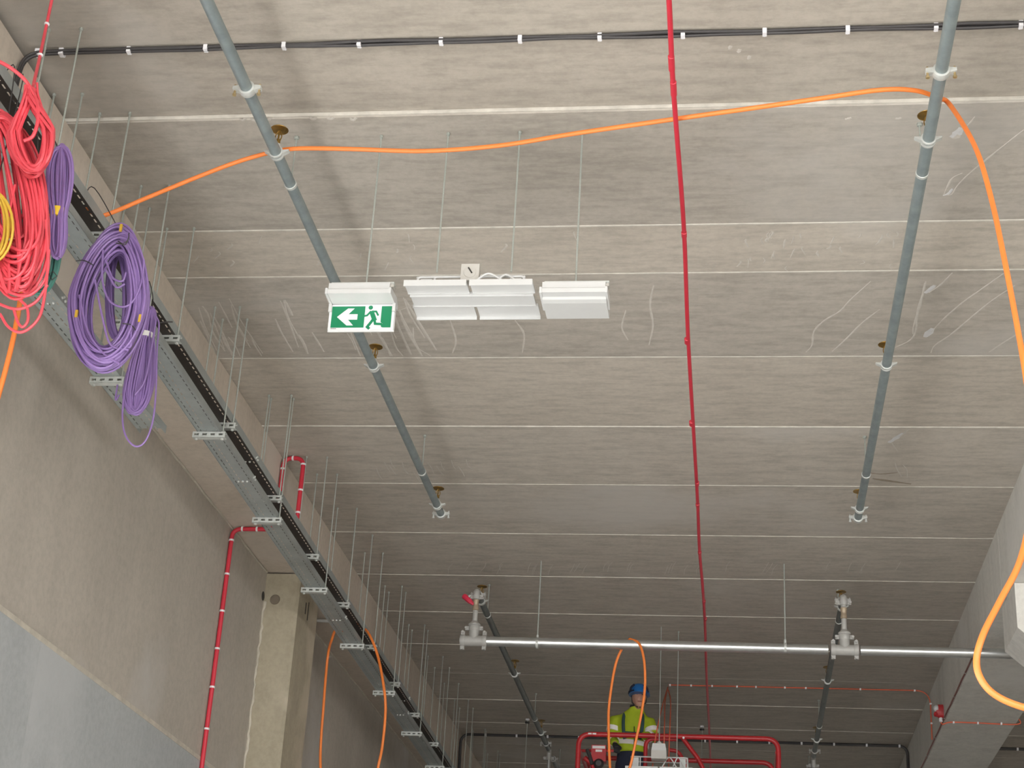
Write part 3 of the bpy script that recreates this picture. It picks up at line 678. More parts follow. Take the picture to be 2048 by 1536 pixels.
b.build('loose_strands', M['redcoil'], t, True)
MB().tube(sp([ony(15, 245, 5.92), V((-3.235, 5.95, 5.93)), V((-3.285, 5.95, 5.88))], 5), .0028, 6).build('hanging_tie', M['black'], t, True)
t = thing('cable_coil', 'smaller crimson cable coil tied at its neck above the large red coil', 'cable coil', (-3.2, 6.15, 5.5), 'coils of cable hung on the trays')
def f_red2(t_, q):
    a = 34+q[0]*5; b_ = 78+q[1]*5; cx = 58+q[2]*3; cy = 262+q[3]*4
    y = -math.cos(t_); x = math.sin(t_)*(1 if y > 0 else max(.12, 1+y*.95))
    return cx+a*x+8*(y+1)*.5, cy+b_*y
loops(MB(), 36, 5.79, f_red2, .0074, 4, 36, .035).build('windings', M['redcoil'], t, True)
b = MB(); b.tube(sp([ony(*p) for p in ((-25,112,5.70),(15,132,5.72),(45,155,5.75),(62,178,5.77),(74,205,5.74),(76,240,5.73),(66,272,5.73),(48,282,5.73))], 6), .0085, 6)
b.tube(sp([ony(*p) for p in ((74,166,5.80),(76,190,5.80),(88,230,5.82),(94,270,5.82))], 6), .0062, 6); b.build('loose_strands', M['redcoil'], t, True)
MB().lathe([(.02, 0), (.024, .006), (.024, .016), (.02, .022)], ony(62, 186, 5.79), (0,0,1), 10).build('tie', M['redcoil'], t, True)
# red drop cable clipped to the rod
t = thing('red_drop_cable', 'thin red cable clipped to the threaded rod above the red coils', 'cable', (-3.4, 6.35, 6.0))
P_ = [ony(64, 182, 5.80), ony(80, 112, 6.05), ony(93, 50, 6.18), ony(107, -16, 6.17)]
MB().tube(sp(P_, 4), .0075, 8).build('cable', M['redcoil'], t, True)
for x, y, v in ((93, 50, 6.18), (80, 112, 6.05)): p = ony(x, y, v); MB().lathe([(.010, 0), (.013, .003), (.013, .009), (.010, .012)], p, (.1,.1,1), 10).build('cable_clip', M['clip'], t, True)
# yellow and teal
t = thing('cable_coil', 'yellow cable coil hanging against the large red coil', 'cable coil', (-3.3, 6.2, 5.4), 'coils of cable hung on the trays')
loops(MB(), 12, 5.80, lambda a, q: (-25+q[2]*3+(40+q[0]*4)*math.sin(a), 452-(72+q[1]*4)*math.cos(a)), .006, 3, 30, .03).build('windings', M['yellow'], t, True)
MB().tube(sp([ony(-12, 386, 5.80), V((-3.235, 6.05, 5.93)), V((-3.285, 6.05, 5.88))], 5), .0028, 6).build('hanging_tie', M['black'], t, True)
t = thing('cable_coil', 'teal green cable coil half hidden behind the purple hank', 'cable coil', (-3.3, 6.6, 5.3), 'coils of cable hung on the trays')
loops(MB(), 16, 6.17, lambda a, q: (78+q[2]*2+(38+q[0]*3.2)*math.sin(a), 486-(100+q[1]*3)*math.cos(a)), .006, 2, 30, .02).build('windings', M['teal'], t, True)
MB().tube(sp([ony(78, 392, 6.17), V((-3.235, 6.2, 5.93)), V((-3.285, 6.2, 5.88))], 5), .0028, 6).build('hanging_tie', M['black'], t, True)
b = MB(); b.tube([ony(*p) for p in ((98,548,6.12),(106,543,6.11),(114,552,6.12),(104,560,6.12))], .003, 5, closed=True); b.build('tie_wire', M['black'], t)
# purple hank with yellow tape
t = thing('cable_hank', 'small purple cable hank bound with yellow tape', 'cable hank', (-3.2, 6.45, 5.4), 'coils of cable hung on the trays')
def f_h1(t_, q):
    y = -math.cos(t_); s = math.sin(t_); yy = 404+y*(108+q[1]*3)
    wd = 11+17*abs((yy-428)/110)**.8 if yy < 428 else 11+14*abs((yy-428)/88)
    return 119-(.04*(yy-404))+q[2]*2+s*wd*min(1.1, abs(.65+q[0]*.45)), yy
loops(MB(), 34, 6.08, f_h1, .0064, 1.5, 40, .018).build('strands', M['purple'], t, True)
p = ony(116, 428, 6.08); MB().lathe([(.030, -.024), (.038, -.022), (.038, .022), (.030, .024)], p, (0,0,1), 12).build('tape', M['ytape'], t, True)
MB().tube([ony(*q_) for q_ in ((112,296,6.05),(118,291,6.05),(126,296,6.06),(134,310,6.08))], .003, 5).build('tie_wire', M['black'], t)
MB().tube(sp([ony(118, 300, 6.08), V((-3.235, 6.16, 5.93)), V((-3.285, 6.18, 5.88))], 5), .0028, 6).build('hanging_tie', M['black'], t, True)
# big purple coil
t = thing('cable_coil', 'big oval coil of purple cable hung on the trays', 'cable coil', (-3.2, 7.35, 5.1), 'coils of cable hung on the trays')
def f_pur(t_, q):
    dd = abs(q[0]); a = 74-dd*13; b_ = 132-dd*11+q[1]*5; cx = 217+q[2]*4; cy = 596+q[3]*5
    x = math.sin(t_); y = -math.cos(t_)
    gx = 24*max(0, -y)**2                       # gathered to the right at the top
    return cx+a*x*(1-.18*max(0, -y))-14*y*.9+gx*.35, cy+b_*y
loops(MB(), 104, 6.98, f_pur, .0068, 6, 44, .06).build('windings', M['purple'], t, True)
b = MB()
for pl in ([(206,500),(205,560),(218,600),(245,614),(268,600),(284,560),(288,520)], [(212,520),(225,555),(245,562),(252,545)], [(158,590),(175,660),(205,705),(240,728)], [(190,560),(206,640),(222,690),(258,700)],
           [(262,655),(262,690),(255,694),(245,690)], [(212,540),(232,574),(250,568)]):
    b.tube(sp([ony(x, y, 6.90) for x, y in pl], 6), .0055, 6)
b.build('loose_strands', M['purple'], t, True)
loops(MB(), 12, 7.10, lambda a, q: (236+q[2]*4+(16+q[0]*3)*math.sin(a), 590-(82+q[1]*3)*math.cos(a)), .006, 2, 30, .02).build('inner_hank', M['purple'], t, True)
b = MB()
for pl in ([(152,522),(168,521),(186,530)], [(245,647),(262,650),(274,664)], [(232,486),(244,488),(256,480),(258,466)], [(236,482),(250,490),(258,474)]): b.tube(sp([ony(x, y, 6.89) for x, y in pl], 5), .003, 5)
b.build('tie_wires', M['black'], t)['kind'] = 'stuff'
for x, y in ((153, 628), (280, 637), (242, 456)): p = ony(x, y, 6.89); MB().box(p.x-.006, p.x+.006, p.y-.006, p.y+.004, p.z-.02, p.z+.02).build('tape_flag', M['yellow'], t)
MB().tube(sp([ony(244, 470, 6.98), V((-3.235, 7.0, 5.93)), V((-3.285, 7.0, 5.88))], 5), .0028, 6).build('hanging_tie', M['black'], t, True)
# long purple hank with white tape
t = thing('cable_hank', 'long purple cable hank bound with white tape below the trays', 'cable hank', (-3.15, 7.9, 4.9), 'coils of cable hung on the trays')
def f_h2(t_, q):
    y = -math.cos(t_); s = math.sin(t_); yy = 722+y*(100+q[1]*4)
    cx = 300-(yy-625)*.155; wd = 10+ (26*((yy-672)/150) if yy > 672 else 8*((672-yy)/50))
    return cx+q[2]*2+s*wd*min(1.15, abs(.65+q[0]*.45)), yy
loops(MB(), 50, 7.9, f_h2, .0064, 2, 40, .016).build('strands', M['purple'], t, True)
p = ony(294, 672, 7.9); MB().lathe([(.034, -.014), (.043, -.012), (.043, .016), (.034, .018)], p, (.16,0,1), 12).build('tape', M['wtape'], t, True)
b = MB(); b.tube(sp([ony(*q_) for q_ in ((262,720,7.86),(247,800,7.86),(246,850,7.86),(256,880,7.86),(274,893,7.86),(292,880,7.86),(306,840,7.86),(312,780,7.86),(314,700,7.86),(318,650,7.86),(312,632,7.86))], 6), .0052, 6)
b.tube(sp([ony(*q_) for q_ in ((312,640,7.85),(304,690,7.85),(290,760,7.85),(270,790,7.85))], 6), .0058, 6)
b.tube(sp([ony(*q_) for q_ in ((235,770,7.9),(231,800,7.9),(238,790,7.9))], 4), .005, 6); b.build('loose_strands', M['purple'], t, True)
b = MB()
for pl in ([(318,646,7.9),(330,644,7.92),(345,644,7.95)], [(300,618,7.88),(296,612,7.88),(292,630,7.88)]): b.tube(sp([ony(*q_) for q_ in pl], 4), .004, 5)
b.build('tie_wires', M['black'], t)['kind'] = 'stuff'
MB().tube(sp([ony(302, 632, 7.9), V((-3.22, 7.96, 5.80)), V((-3.262, 7.97, 5.915)), V((-3.275, 7.98, 5.88))], 5), .0028, 6).build('hanging_tie', M['black'], t, True)

# ------------------------------------------------------------------ luminaires
def anchor_rod(par, x, y, z):
    zt = slab_at(y)[2]
    MB().cyl((x, y, z), (x, y, zt), .005, 8).build('hanging_rod', M['rod'], par, True)
    MB().lathe([(.0095, 0), (.0095, .016)], (x, y, zt-.017), n=8).build('rod_anchor', M['rod'], par)
def gear_housing(par, x0, x1, y0, z0):
    MB().box(x0+.02, x1+.005, y0+.03, y0+.075, z0+.068, z0+.080).build('mounting_rail', M['strut'], par)
    b = MB(); pr = [(y0, z0), (y0+.19, z0), (y0+.19, z0+.02), (y0+.15, z0+.066), (y0+.012, z0+.066), (y0+.012, z0+.032), (y0, z0+.024)]
    b.prism(pr, lambda u, v, a: (a, u, v), x0+.012, x1-.012); b.build('housing', M['white'], par)
    for x in (x0, x1-.012): MB().prism([(y0-.004, z0-.004), (y0+.194, z0-.004), (y0+.194, z0+.022), (y0+.15, z0+.05), (y0-.004, z0+.03)], lambda u, v, a: (a, u, v), x, x+.012).build('end_cap', M['white'], par)
    q = MB(); q.box(x1-.05, x1+.004, y0+.03, y0+.07, z0+.05, z0+.066); q.build('cable_entry', M['greyp'], par)
ex = thing('exit_sign', 'green running man exit sign with left arrow under a white housing', 'exit sign', (-1.93, 7.6, 5.43))
X0, X1, Y0 = -2.112, -1.765, 7.50
gear_housing(ex, X0, X1, Y0, 5.580); anchor_rod(ex, -1.911, 7.549, 5.655)
def sign():
    yp = 7.625; ya_, yb_ = yp, yp+.012; z1, z0 = 5.578, 5.432; W = X1-X0; H = z1-z0
    pl = MB().box(X0, X1, ya_, yb_, z0, z1).build('sign_plate', M['signw'], ex)
    for x in (X0-.004, X1-.012): MB().box(x, x+.016, yp-.012, yp+.02, z1-.045, z1+.004).build('plate_hanger', M['lens'], ex)
    MB().box(X0-.003, X1+.003, yb_, yb_+.006, z0-.007, z1).build('back_plate', M['lens'], ex)
    def P2(u, v, d): return (X0+W*u, yp-d, z1-H*v)
    def flat(name, poly, m, d0, d1, par):
        MB().prism([(u, v) for u, v in poly], lambda u, v, a: P2(u, v, a), d0, d1).build(name, M[m], par)
    e0, e1 = .04, .075
    flat('green_field', [(e0,e1), (.548,e1), (.548,1-e1), (e0,1-e1)], 'green', 0, .0008, pl)
    flat('arrow', [(.125,.5), (.285,.16), (.385,.16), (.30,.39), (.44,.39), (.44,.61), (.30,.61), (.385,.84), (.285,.84)], 'signw', .0008, .0016, pl)
    # door: green jamb with hooked foot
    flat('door_leaf', [(.80,e1), (.96,e1), (.96,1-e1), (.84,1-e1), (.815,.90), (.81,.84), (.80,.80), (.835,.78), (.80,.70)], 'green', 0, .0008, pl)
    # running man
    b = MB(); D = .0006
    S_ = lambda u, v: (.672+(u-.672)*1.12, .52+(v-.54)*1.12)
    def limb(pts, r): b.tube([P2(u, v, D) for u, v in pts], [r*k for k in (1,)*len(pts)], 6)
    b.lathe([(.0118, 0), (.0118, .0012)], P2(*S_(.635, .19), 0), (0,-1,0), 14)
    def band(pts, wd):
        pts = [S_(*q) for q in pts]; wd *= 1.2
        for (u0, v0), (u1, v1) in zip(pts[:-1], pts[1:]):
            a = V((u0*W, v0*H)); c_ = V((u1*W, v1*H)); t_ = (c_-a).normalized(); n_ = V((-t_.y, t_.x))*wd/2; a -= t_*wd*.3; c_ += t_*wd*.3
            b.prism([((q.x)/W, (q.y)/H) for q in (a+n_, a-n_, c_-n_, c_+n_)], lambda u, v, d: P2(u, v, d), 0, .001+random.random()*.0002)
    band([(.655,.36), (.70,.62)], .020)                       # trunk
    band([(.64,.33), (.595,.47), (.56,.49)], .008)            # front arm
    band([(.66,.33), (.715,.33), (.745,.46)], .008)           # rear arm
    band([(.685,.60), (.655,.72), (.61,.88), (.635,.93)], .012)  # front leg
    band([(.70,.60), (.715,.77), (.80,.78)], .011)            # rear leg
    b.build('running_figure', M['green'], pl)
    b = MB()
    for k in range(5): b.box(X0+.016+k*.006, X0+.020+k*.006, yp-.0009, yp-.0002, z0+.004, z0+.0075)
    b.build('small_print', M['dark'], pl)
sign()
em = thing('emergency_light', 'white emergency luminaire hanging beside the big panel light', 'luminaire', (-.83, 7.65, 5.56))
gear_housing(em, -.995, -.648, 7.50, 5.575); anchor_rod(em, -.816, 7.553, 5.65)
MB().prism([(7.55, 5.575), (7.79, 5.575), (7.78, 5.570), (7.60, 5.562), (7.565, 5.566)], lambda u, v, a: (a, u, v), -.985, -.658).build('diffuser', M['lens'], em)
MB().box(-.985, -.658, 7.685, 7.80, 5.576, 5.60).build('rear_tray', M['white'], em)
def panel_light(cx, cy, z, label, rods, fh=.072):
    t = thing('panel_light', label, 'luminaire', (cx, cy, z))
    x0, x1 = cx-.335, cx+.335; g = .008
    def mod(name, xa, xb, ya, yb, fa, fb):
        MB().prism([(ya, z+.03-fa), (ya+.008, z+.03-fa), (ya+.008, z+.022), (yb-.008, z+.022), (yb-.008, z+.03-fb), (yb, z+.03-fb), (yb, z+.034), (ya, z+.034)], lambda u, v, a: (a, u, v), xa, xb).build(name, M['white'], t)
    for xa, xb in ((x0, cx-g), (cx+g, x1)):
        mod('led_module', xa, xb, cy-.20, cy-.068, .030, .012)
        mod('led_module', xa, xb, cy+.072, cy+.205, .014, .024)
    MB().prism([(cy-.066, z+.006), (cy-.058, z+.006), (cy-.058, z+.018), (cy+.062, z+.018), (cy+.062, z+.014), (cy+.070, z+.014), (cy+.070, z+.034), (cy-.066, z+.034)], lambda u, v, a: (a, u, v), x0+.01, x1-.01).build('gear_tray', M['white'], t)
    zf = z+fh
    b = MB()
    for y in (cy-.12, cy+.12): b.tube(bend([(cx-.28, y, z+.034), (cx-.28, y, zf+.02), (cx+.28, y, zf+.02), (cx+.28, y, z+.034)], .02), .007, 8)
    for x in (cx-.28, cx+.28): b.tube([(x, cy-.12, zf+.018), (x, cy+.12, zf+.018)], .007, 8)
    b.tube([(cx-.19, cy-.12, z+.03), (cx-.19, cy-.12, zf+.02)], .006, 8)
    b.build('hanging_frame', M['white'], t, True)
    for s in (-1, 1): MB().box(cx+s*.235-.03, cx+s*.235+.03, cy-.115, cy-.085, z+.036, zf+.012).build('driver', M['lens'], t)
    jb = MB().box(cx-.048, cx+.048, cy-.155, cy-.105, zf-.018, zf+.078).build('junction_box', M['greyp'], t)
    MB().lathe([(.034, 0), (.032, .004), (.01, .006)], (cx, cy-.155, zf+.03), (0,-1,0), 18).build('lid_ring', M['greyp'], jb, True)
    MB().tube([(cx-.008, cy-.163, zf+.052), (cx+.012, cy-.163, zf+.02)], .004, 6).build('knockout', M['dark'], jb)
    b = MB()
    b.tube(sp([(cx+.03, cy-.17, z+.036), (cx+.10, cy-.175, zf+.008), (cx+.17, cy-.17, z+.045), (cx+.19, cy-.16, z+.034)], 6), .006, 8)
    b.tube(sp([(cx+.14, cy-.15, z+.05), (cx+.19, cy-.15, zf+.014), (cx+.25, cy-.15, z+.045)], 6), .006, 8)
    b.build('supply_cable', M['white'], t, True)
    for x, y in rods: anchor_rod(t, x, y, zf+.02)
    return t
panel_light(-1.37, 7.71, 5.625, 'wide white louvred panel light hanging between exit sign and emergency light', ((-1.541, 7.539), (-1.151, 7.54)))
panel_light(-.775, 17.02, 5.125, 'white panel light frame with cables hanging in front of the lift basket', ((-.60, 16.9),), .125)
dv = thing('junction_hub', 'grey hanging box on a rod above the far panel light', 'box', (-.79, 16.75, 5.27))
p0 = ony(1318, 1502, 16.75)
MB().box(p0.x-.075, p0.x+.075, 16.70, 16.82, p0.z-.085, p0.z-.005).build('box_base', M['greyp'], dv)
b = MB(); q = [(-.075, -.005), (.075, -.005), (.062, .065), (-.062, .065)]
b.prism([(p0.x+u, p0.z+v) for u, v in q], lambda u, v, a: (u, a, v), 16.695, 16.80); b.build('hood', M['lens'], dv)
MB().lathe([(.02, 0), (.024, .004), (.024, .02), (.012, .024), (.012, .03)], (p0.x, 16.75, p0.z+.065), n=8).build('rod_nut', M['band'], dv)
MB().cyl((p0.x, 16.75, p0.z+.07), (p0.x, 16.75, slab_at(16.75)[2]), .0045, 8).build('hanging_rod', M['rod'], dv, True)

# ------------------------------------------------------------------ lift basket
bk = thing('lift_basket', 'red tubular work platform basket holding the worker', 'lift', (-.6, 18.25, 4.42))
YF, YK, RZt = 17.6, 18.75, 5.645; xl, xr = -1.66, .425; zd = 4.50; RR = .027
MB().tube(bend([(xl, YF, zd), (xl, YF, RZt), (xr, YF, RZt), (xr, YF, zd)], .13), RR, 12).build('front_rail', M['railred'], bk, True)
MB().tube(bend([(xl, YK, zd), (xl, YK, RZt), (xr-.03, YK, RZt), (xr-.03, YK, zd)], .13), RR, 12).build('back_rail', M['railred'], bk, True)
for z in (5.08,): MB().tube([(xl, YF, z), (xr, YF, z)], .02, 10).build('mid_rail', M['railred'], bk, True); MB().tube([(xl, YK, z), (xr, YK, z)], .02, 10).build('mid_rail', M['railred'], bk, True)
for x in (xl, xr-.015):
    for z in (RZt-.14, 5.08): MB().tube([(x, YF, z), (x, YK, z)], .02, 10).build('side_rail', M['railred'], bk, True)
g0 = ony(1290, 1536, YF+.03); g1 = ony(1365, 1478, YF+.03)
MB().tube(bend([(g0.x, YF+.05, zd), (g0.x, YF+.05, RZt-.02), (g1.x-.05, YF+.05, RZt-.02)], .09), .022, 10).build('gate_frame', M['railred'], bk, True)
MB().tube(sp([ony(1365,1476,YF+.03), ony(1383,1500,YF+.03), ony(1400,1525,YF+.03), ony(1408,1560,YF+.03), (ony(1408,1560,YF).x, YF+.03, zd)], 6), .024, 10).build('gate_frame', M['railred'], bk, True)
MB().tube(bend([ony(1338,1500,YF+.5), ony(1356,1502,YF+.5), ony(1378,1540,YF+.5), (ony(1378,1540,YF+.5).x+.03, YF+.5, zd)], .1), .022, 10).build('gate_frame', M['railred'], bk, True)
MB().lathe([(.012, 0), (.012, .012)], ony(1367, 1476, YF-.02), (0,-1,0), 10).build('lock_pin', M['clip'], bk, True)
MB().box(xl-.02, xr+.02, YF-.02, YK+.02, zd-.05, zd).build('deck', M['galvdark'], bk)
MB().box(xl, xr, YF-.015, YF+.005, zd, zd+.15).build('toe_board', M['railred'], bk)
p0 = ony(1199, 1505, YF+.25)
cbx = MB().box(p0.x-.085, p0.x+.07, YF+.22, YF+.34, p0.z-.10, p0.z+.075).build('control_box', M['railred'], bk)
MB().box(p0.x-.075, p0.x+.06, YF+.216, YF+.22, p0.z+.035, p0.z+.065).build('sticker', M['wtape'], cbx)
MB().box(p0.x-.04, p0.x+.03, YF+.216, YF+.22, p0.z+.0, p0.z+.024).build('sticker', M['wtape'], cbx)
MB().tube(sp([(p0.x-.13, YF+.2, p0.z+.02), (p0.x-.10, YF+.2, p0.z-.05), (p0.x-.07, YF+.2, p0.z-.14)], 4), .02, 8).build('lever', M['black'], cbx, True)
MB().lathe([(.05, 0), (.055, .02), (.03, .05)], (p0.x+.0, YF+.22, p0.z-.13), (0,-1,0), 14).build('switch', M['black'], cbx, True)
MB().tube(bend([(p0.x-.16, YF+.25, p0.z-.06), (p0.x-.06, YF+.25, p0.z-.13), (p0.x-.06, YF+.25, zd)], .05), .028, 10).build('box_post', M['railred'], bk, True)
MB().tube([(xl, YF+.28, p0.z+.02), (p0.x+.2, YF+.28, p0.z+.03)], .016, 8).build('box_rail', M['railred'], bk, True)
for k in range(2): q = ony(1180+k*9, 1468, YF); MB().box(q.x-.018, q.x+.02, YF-RR-.001, YF-RR+.004, RZt-.008, RZt+.008).build('sticker', M['wtape'], bk)
# scissor stack under the deck, standing on the floor
lf = thing('scissor_lift', 'red scissor lift carrying the work basket', 'lift', (-.6, 18.2, 0))
MB().box(-1.55, .35, 17.75, 18.6, .25, .75).build('chassis', M['railred'], lf)
for x in (-1.2, 0.):
    for y in (17.70, 18.55): MB().lathe([(.22, 0), (.25, .02), (.25, .10), (.22, .12)], (x, y-.03, .25), (0,1,0), 20).build('wheel', M['black'], lf, True)
for k in range(4):
    za_, zb_ = .78+k*.905, .78+(k+1)*.905-.02
    for y in (17.85, 18.45):
        MB().tube([(-1.4, y, za_), (.2, y, zb_)], .045, 8).build('scissor_arm', M['railred'], lf); MB().tube([(.2, y+.1, za_), (-1.4, y+.1, zb_)], .045, 8).build('scissor_arm', M['railred'], lf)

# ------------------------------------------------------------------ worker
def remesh(mb, name, m, parent, vox, sm=6):
    o = mb.build(name, m, parent); md = o.modifiers.new('r', 'REMESH'); md.mode = 'VOXEL'; md.voxel_size = vox
    s = o.modifiers.new('s', 'SMOOTH'); s.factor = .5; s.iterations = sm
    bpy.context.view_layer.update()
    me = bpy.data.meshes.new_from_object(o.evaluated_get(bpy.context.evaluated_depsgraph_get()))
    o.modifiers.clear(); old = o.data; o.data = me; bpy.data.meshes.remove(old)
    me.materials.clear(); me.materials.append(m)
    me.polygons.foreach_set('use_smooth', [True]*len(me.polygons)); return o
def loft(b, secs, n=20):
    "stack of ellipses (cx, cy, z, rx, ry)"
    k0 = len(b.v)
    for cx, cy, z, rx, ry in secs:
        for i in range(n): a = 2*math.pi*i/n; b.v.append(V((cx+rx*math.cos(a), cy+ry*math.sin(a), z)))
    for j in range(len(secs)-1):
        for i in range(n): b.f.append((k0+j*n+i, k0+j*n+(i+1) % n, k0+(j+1)*n+(i+1) % n, k0+(j+1)*n+i))
    b.f.append(tuple(k0+i for i in range(n))[::-1]); b.f.append(tuple(k0+(len(secs)-1)*n+i for i in range(n))); return b
def ell(b, c_, r, n=16, m_=10):
    c_ = V(c_); secs = []
    for j in range(m_+1):
        a = -math.pi/2+math.pi*j/m_; secs.append((c_.x, c_.y, c_.z+r[2]*math.sin(a), max(.001, r[0]*math.cos(a)), max(.001, r[1]*math.cos(a))))
    return loft(b, secs, n)
PX, PY, PZ = -1.13, 18.12, zd
pe = thing('person', 'worker in yellow hi-vis jacket and blue helmet looking down in the lift', 'person', (PX, PY, PZ))
HX, HY, HZ = PX+.075, PY-.10, 6.15                                   # head centre
body = MB()
loft(body, [(PX, PY+.02, 5.36, .15, .11), (PX, PY+.02, 5.48, .155, .115), (PX, PY+.01, 5.62, .135, .10), (PX, PY, 5.80, .155, .105), (PX+.01, PY-.01, 5.93, .165, .10), (PX+.02, PY-.03, 6.0, .10, .08), (PX+.045, PY-.05, 6.04, .06, .06), (PX+.06, PY-.07, 6.10, .055, .06)])
for s in (-1, 1): body.tube([(PX+s*.085, PY+.02, 5.42), (PX+s*.095, PY-.01, 5.0), (PX+s*.10, PY+.02, 4.6)], [.085, .06, .045], 12); loft(body, [(PX+s*.10, PY-.05, 4.503, .04, .12), (PX+s*.10, PY-.05, 4.55, .04, .11), (PX+s*.10, PY+.0, 4.62, .035, .045)], 12)
ell(body, (HX, HY, HZ), (.082, .096, .118)); ell(body, (HX+.005, HY-.045, HZ-.075), (.056, .054, .048))
body.tube([(HX+.012, HY-.085, HZ+.015), (HX+.016, HY-.108, HZ-.02)], [.010, .016], 8)
for s in (-1, 1): ell(body, (HX+s*.075, HY+.0, HZ-.005), (.012, .024, .034), 8, 6)
shR, elR, wrR = V((PX-.185, PY, 5.915)), V((PX-.215, PY-.03, 5.74)), V((PX-.165, PY-.18, 5.62))
shL, elL, wrL = V((PX+.185, PY-.02, 5.895)), V((PX+.235, PY-.07, 5.73)), V((PX+.13, PY-.30, 5.70))
for a, e_, w_ in ((shR, elR, wrR), (shL, elL, wrL)): body.tube([a, a.lerp(e_, .5), e_, e_.lerp(w_, .5), w_], [.052, .046, .038, .033, .026], 10)
remesh(body, 'body', M['skin'], pe, .014, 4)
fc_ = MB()
for s in (-1, 1): ell(fc_, (HX+.012+s*.028, HY-.084, HZ+.018), (.010, .006, .006), 8, 6)
fc_.build('eyes', M['dark'], pe, True)
MB().tube(sp([(HX-.010, HY-.093, HZ-.058), (HX+.012, HY-.098, HZ-.060), (HX+.032, HY-.09, HZ-.058)], 4), .005, 6).build('mouth', mat('lips', (.33,.12,.10), .5), pe, True)
hb = MB(); ell(hb, (HX, HY+.03, HZ-.005), (.078, .075, .09)); hb.build('hair', mat('dark_hair', (.03,.02,.016), .7), pe, True)
jk = MB()
loft(jk, [(PX, PY+.01, 5.57, .165, .13), (PX, PY+.01, 5.60, .175, .135), (PX, PY+.005, 5.72, .18, .135), (PX, PY, 5.86, .185, .13), (PX+.005, PY-.005, 5.95, .175, .12), (PX+.02, PY-.02, 6.005, .115, .095), (PX+.045, PY-.045, 6.045, .078, .076), (PX+.05, PY-.055, 6.07, .076, .074)], 24)
for a, e_, w_ in ((shR, elR, wrR), (shL, elL, wrL)): jk.tube([a+V((.05 if a is shR else -.05, 0, .0)), a, a.lerp(e_, .5), e_, e_.lerp(w_, .5), w_.lerp(e_, .12)], [.075, .078, .070, .062, .054, .045], 12)
jo = remesh(jk, 'jacket', M['hivis'], pe, .012, 5)
def ring(cx, cy, z, rx, ry, h_, name, m, par, tl=0):
    b = MB(); n = 28
    for dz, k in ((-h_/2, 1), (h_/2, 1), (h_/2, .94), (-h_/2, .94)):
        for i in range(n): a = 2*math.pi*i/n; b.v.append(V((cx+rx*k*math.cos(a), cy+ry*k*math.sin(a), z+dz+tl*math.cos(a))))
    for j in range(4):
        for i in range(n): b.f.append((j*n+i, j*n+(i+1) % n, ((j+1) % 4)*n+(i+1) % n, ((j+1) % 4)*n+i))
    return b.build(name, m, par, True)
ring(PX, PY+.005, 5.665, .187, .145, .05, 'reflective_band', M['reflect'], jo, -.015)
def armband(a, c_, t_, r):
    p = a.lerp(c_, t_); d = (c_-a).normalized()
    MB().lathe([(r*.9, -.026), (r, -.024), (r, .024), (r*.9, .026)], p, d, 16).build('reflective_band', M['reflect'], jo, True)
armband(shR, elR, .55, .078); armband(elR, wrR, .45, .064); armband(shL, elL, .55, .078); armband(elL, wrL, .45, .064)
for s, xx in ((-1, -.085), (1, .115)):
    MB().tube(sp([(PX+xx*.75, PY+.02, 6.02), (PX+xx*.98, PY-.085, 5.975), (PX+xx*1.05, PY-.142, 5.87), (PX+xx*.95, PY-.146, 5.75), (PX+xx*.8, PY-.145, 5.69)], 5), .018, 8, r2=.5).build('harness_strap', M['strap'], jo, True)
MB().tube([(PX-.09, PY-.143, 5.765), (PX+.11, PY-.143, 5.755)], .010, 8).build('chest_strap', M['strap'], jo, True)
MB().tube([(PX+.03, PY-.137, 5.83), (PX+.035, PY-.147, 5.70), (PX+.03, PY-.142, 5.58)], .005, 6).build('zip', M['glove'], jo, True)
ring(PX+.05, PY-.055, 6.066, .078, .077, .022, 'collar', M['glove'], jo, .004)
tr = MB()
loft(tr, [(PX, PY+.02, 5.34, .155, .12), (PX, PY+.02, 5.48, .165, .13), (PX, PY+.015, 5.60, .155, .12)], 22)
for s in (-1, 1): tr.tube([(PX+s*.085, PY+.02, 5.46), (PX+s*.088, PY+.02, 5.3), (PX+s*.095, PY-.01, 5.0), (PX+s*.10, PY+.02, 4.60)], [.09, .095, .075, .068], 12)
remesh(tr, 'trousers', M['navy'], pe, .014, 4)
bt = MB()
for s in (-1, 1): loft(bt, [(PX+s*.10, PY-.05, 4.500, .05, .14), (PX+s*.10, PY-.05, 4.56, .05, .13), (PX+s*.10, PY-.0, 4.62, .048, .06), (PX+s*.10, PY+.01, 4.68, .05, .055)], 14)
bt.build('boots', M['glove'], pe, True)
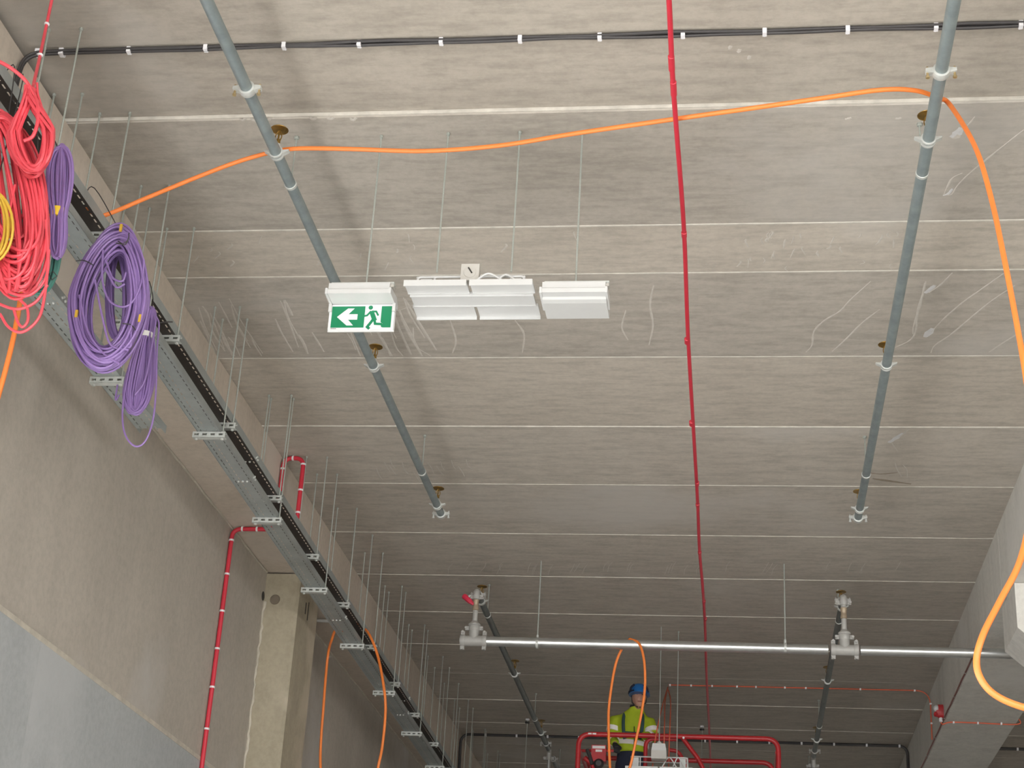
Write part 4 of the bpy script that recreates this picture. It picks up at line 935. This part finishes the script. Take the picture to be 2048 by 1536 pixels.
def glove(w_, e_, side, grip):
    d = (w_-e_).normalized(); n_ = V((0, 0, 1)); sx = d.cross(n_).normalized(); n_ = sx.cross(d)
    b = MB(); b.tube([w_-d*.02, w_+d*.02, w_+d*.06, w_+d*.085], [.030, .036, .040, .034], 12, r2=.6)
    for k in range(4):
        o = w_+d*.075+sx*(-.027+.018*k); ln = (.055, .065, .062, .048)[k]
        b.tube([o, o+d*ln*.45-n_*.004, o+d*ln*.75-n_*.022*grip, o+d*ln*.72-n_*.045*grip], [.0105, .0105, .0095, .0085], 8)
    o = w_+d*.03+sx*side*.034
    b.tube([o, o+d*.025+sx*side*.018-n_*.006, o+d*.05+sx*side*.012-n_*.02*grip], [.013, .012, .010], 8)
    return remesh(b, 'glove', M['glove'], pe, .006, 2)
glove(wrR, elR, -1, 1); glove(wrL, elL, 1, 1)
hm = MB(); secs = []
for j in range(9):
    a = math.pi/2*j/8; secs.append((HX, HY, HZ+.028+.128*math.sin(a), max(.002, .113*math.cos(a)**.8), max(.002, .135*math.cos(a)**.8)))
loft(hm, secs, 28); ho = hm.build('helmet', M['helmet'], pe, True)
bb = MB(); n = 16
bb.prism([(HX+.112*math.cos(math.pi+math.pi*i/n), HY-.02+(.18)*math.sin(math.pi+math.pi*i/n)) for i in range(n+1)], lambda u, v, a: (u, v, a), HZ+.022, HZ+.032); bb.build('peak', M['helmet'], ho, True)
ring(HX, HY, HZ+.035, .116, .138, .016, 'rim', M['helmet'], ho)
for s in (-1, 1): MB().tube(sp([(HX+s*.096, HY-.065, HZ+.05), (HX+s*.085, HY-.098, HZ+.09), (HX+s*.05, HY-.10, HZ+.125)], 5), .012, 8, r2=.5).build('vent_stripe', M['navy'], ho, True)
MB().tube(sp([(HX-.112, HY-.02, HZ+.04), (HX-.10, HY-.09, HZ+.052), (HX-.055, HY-.13, HZ+.05)], 5), .010, 8).build('lamp_band', M['navy'], ho, True)
for s in (-1, 1): MB().tube([(HX+s*.082, HY-.01, HZ+.03), (HX+s*.075, HY-.03, HZ-.06), (HX+s*.01, HY-.07, HZ-.118)], .006, 6).build('chin_strap', M['glove'], ho, True)
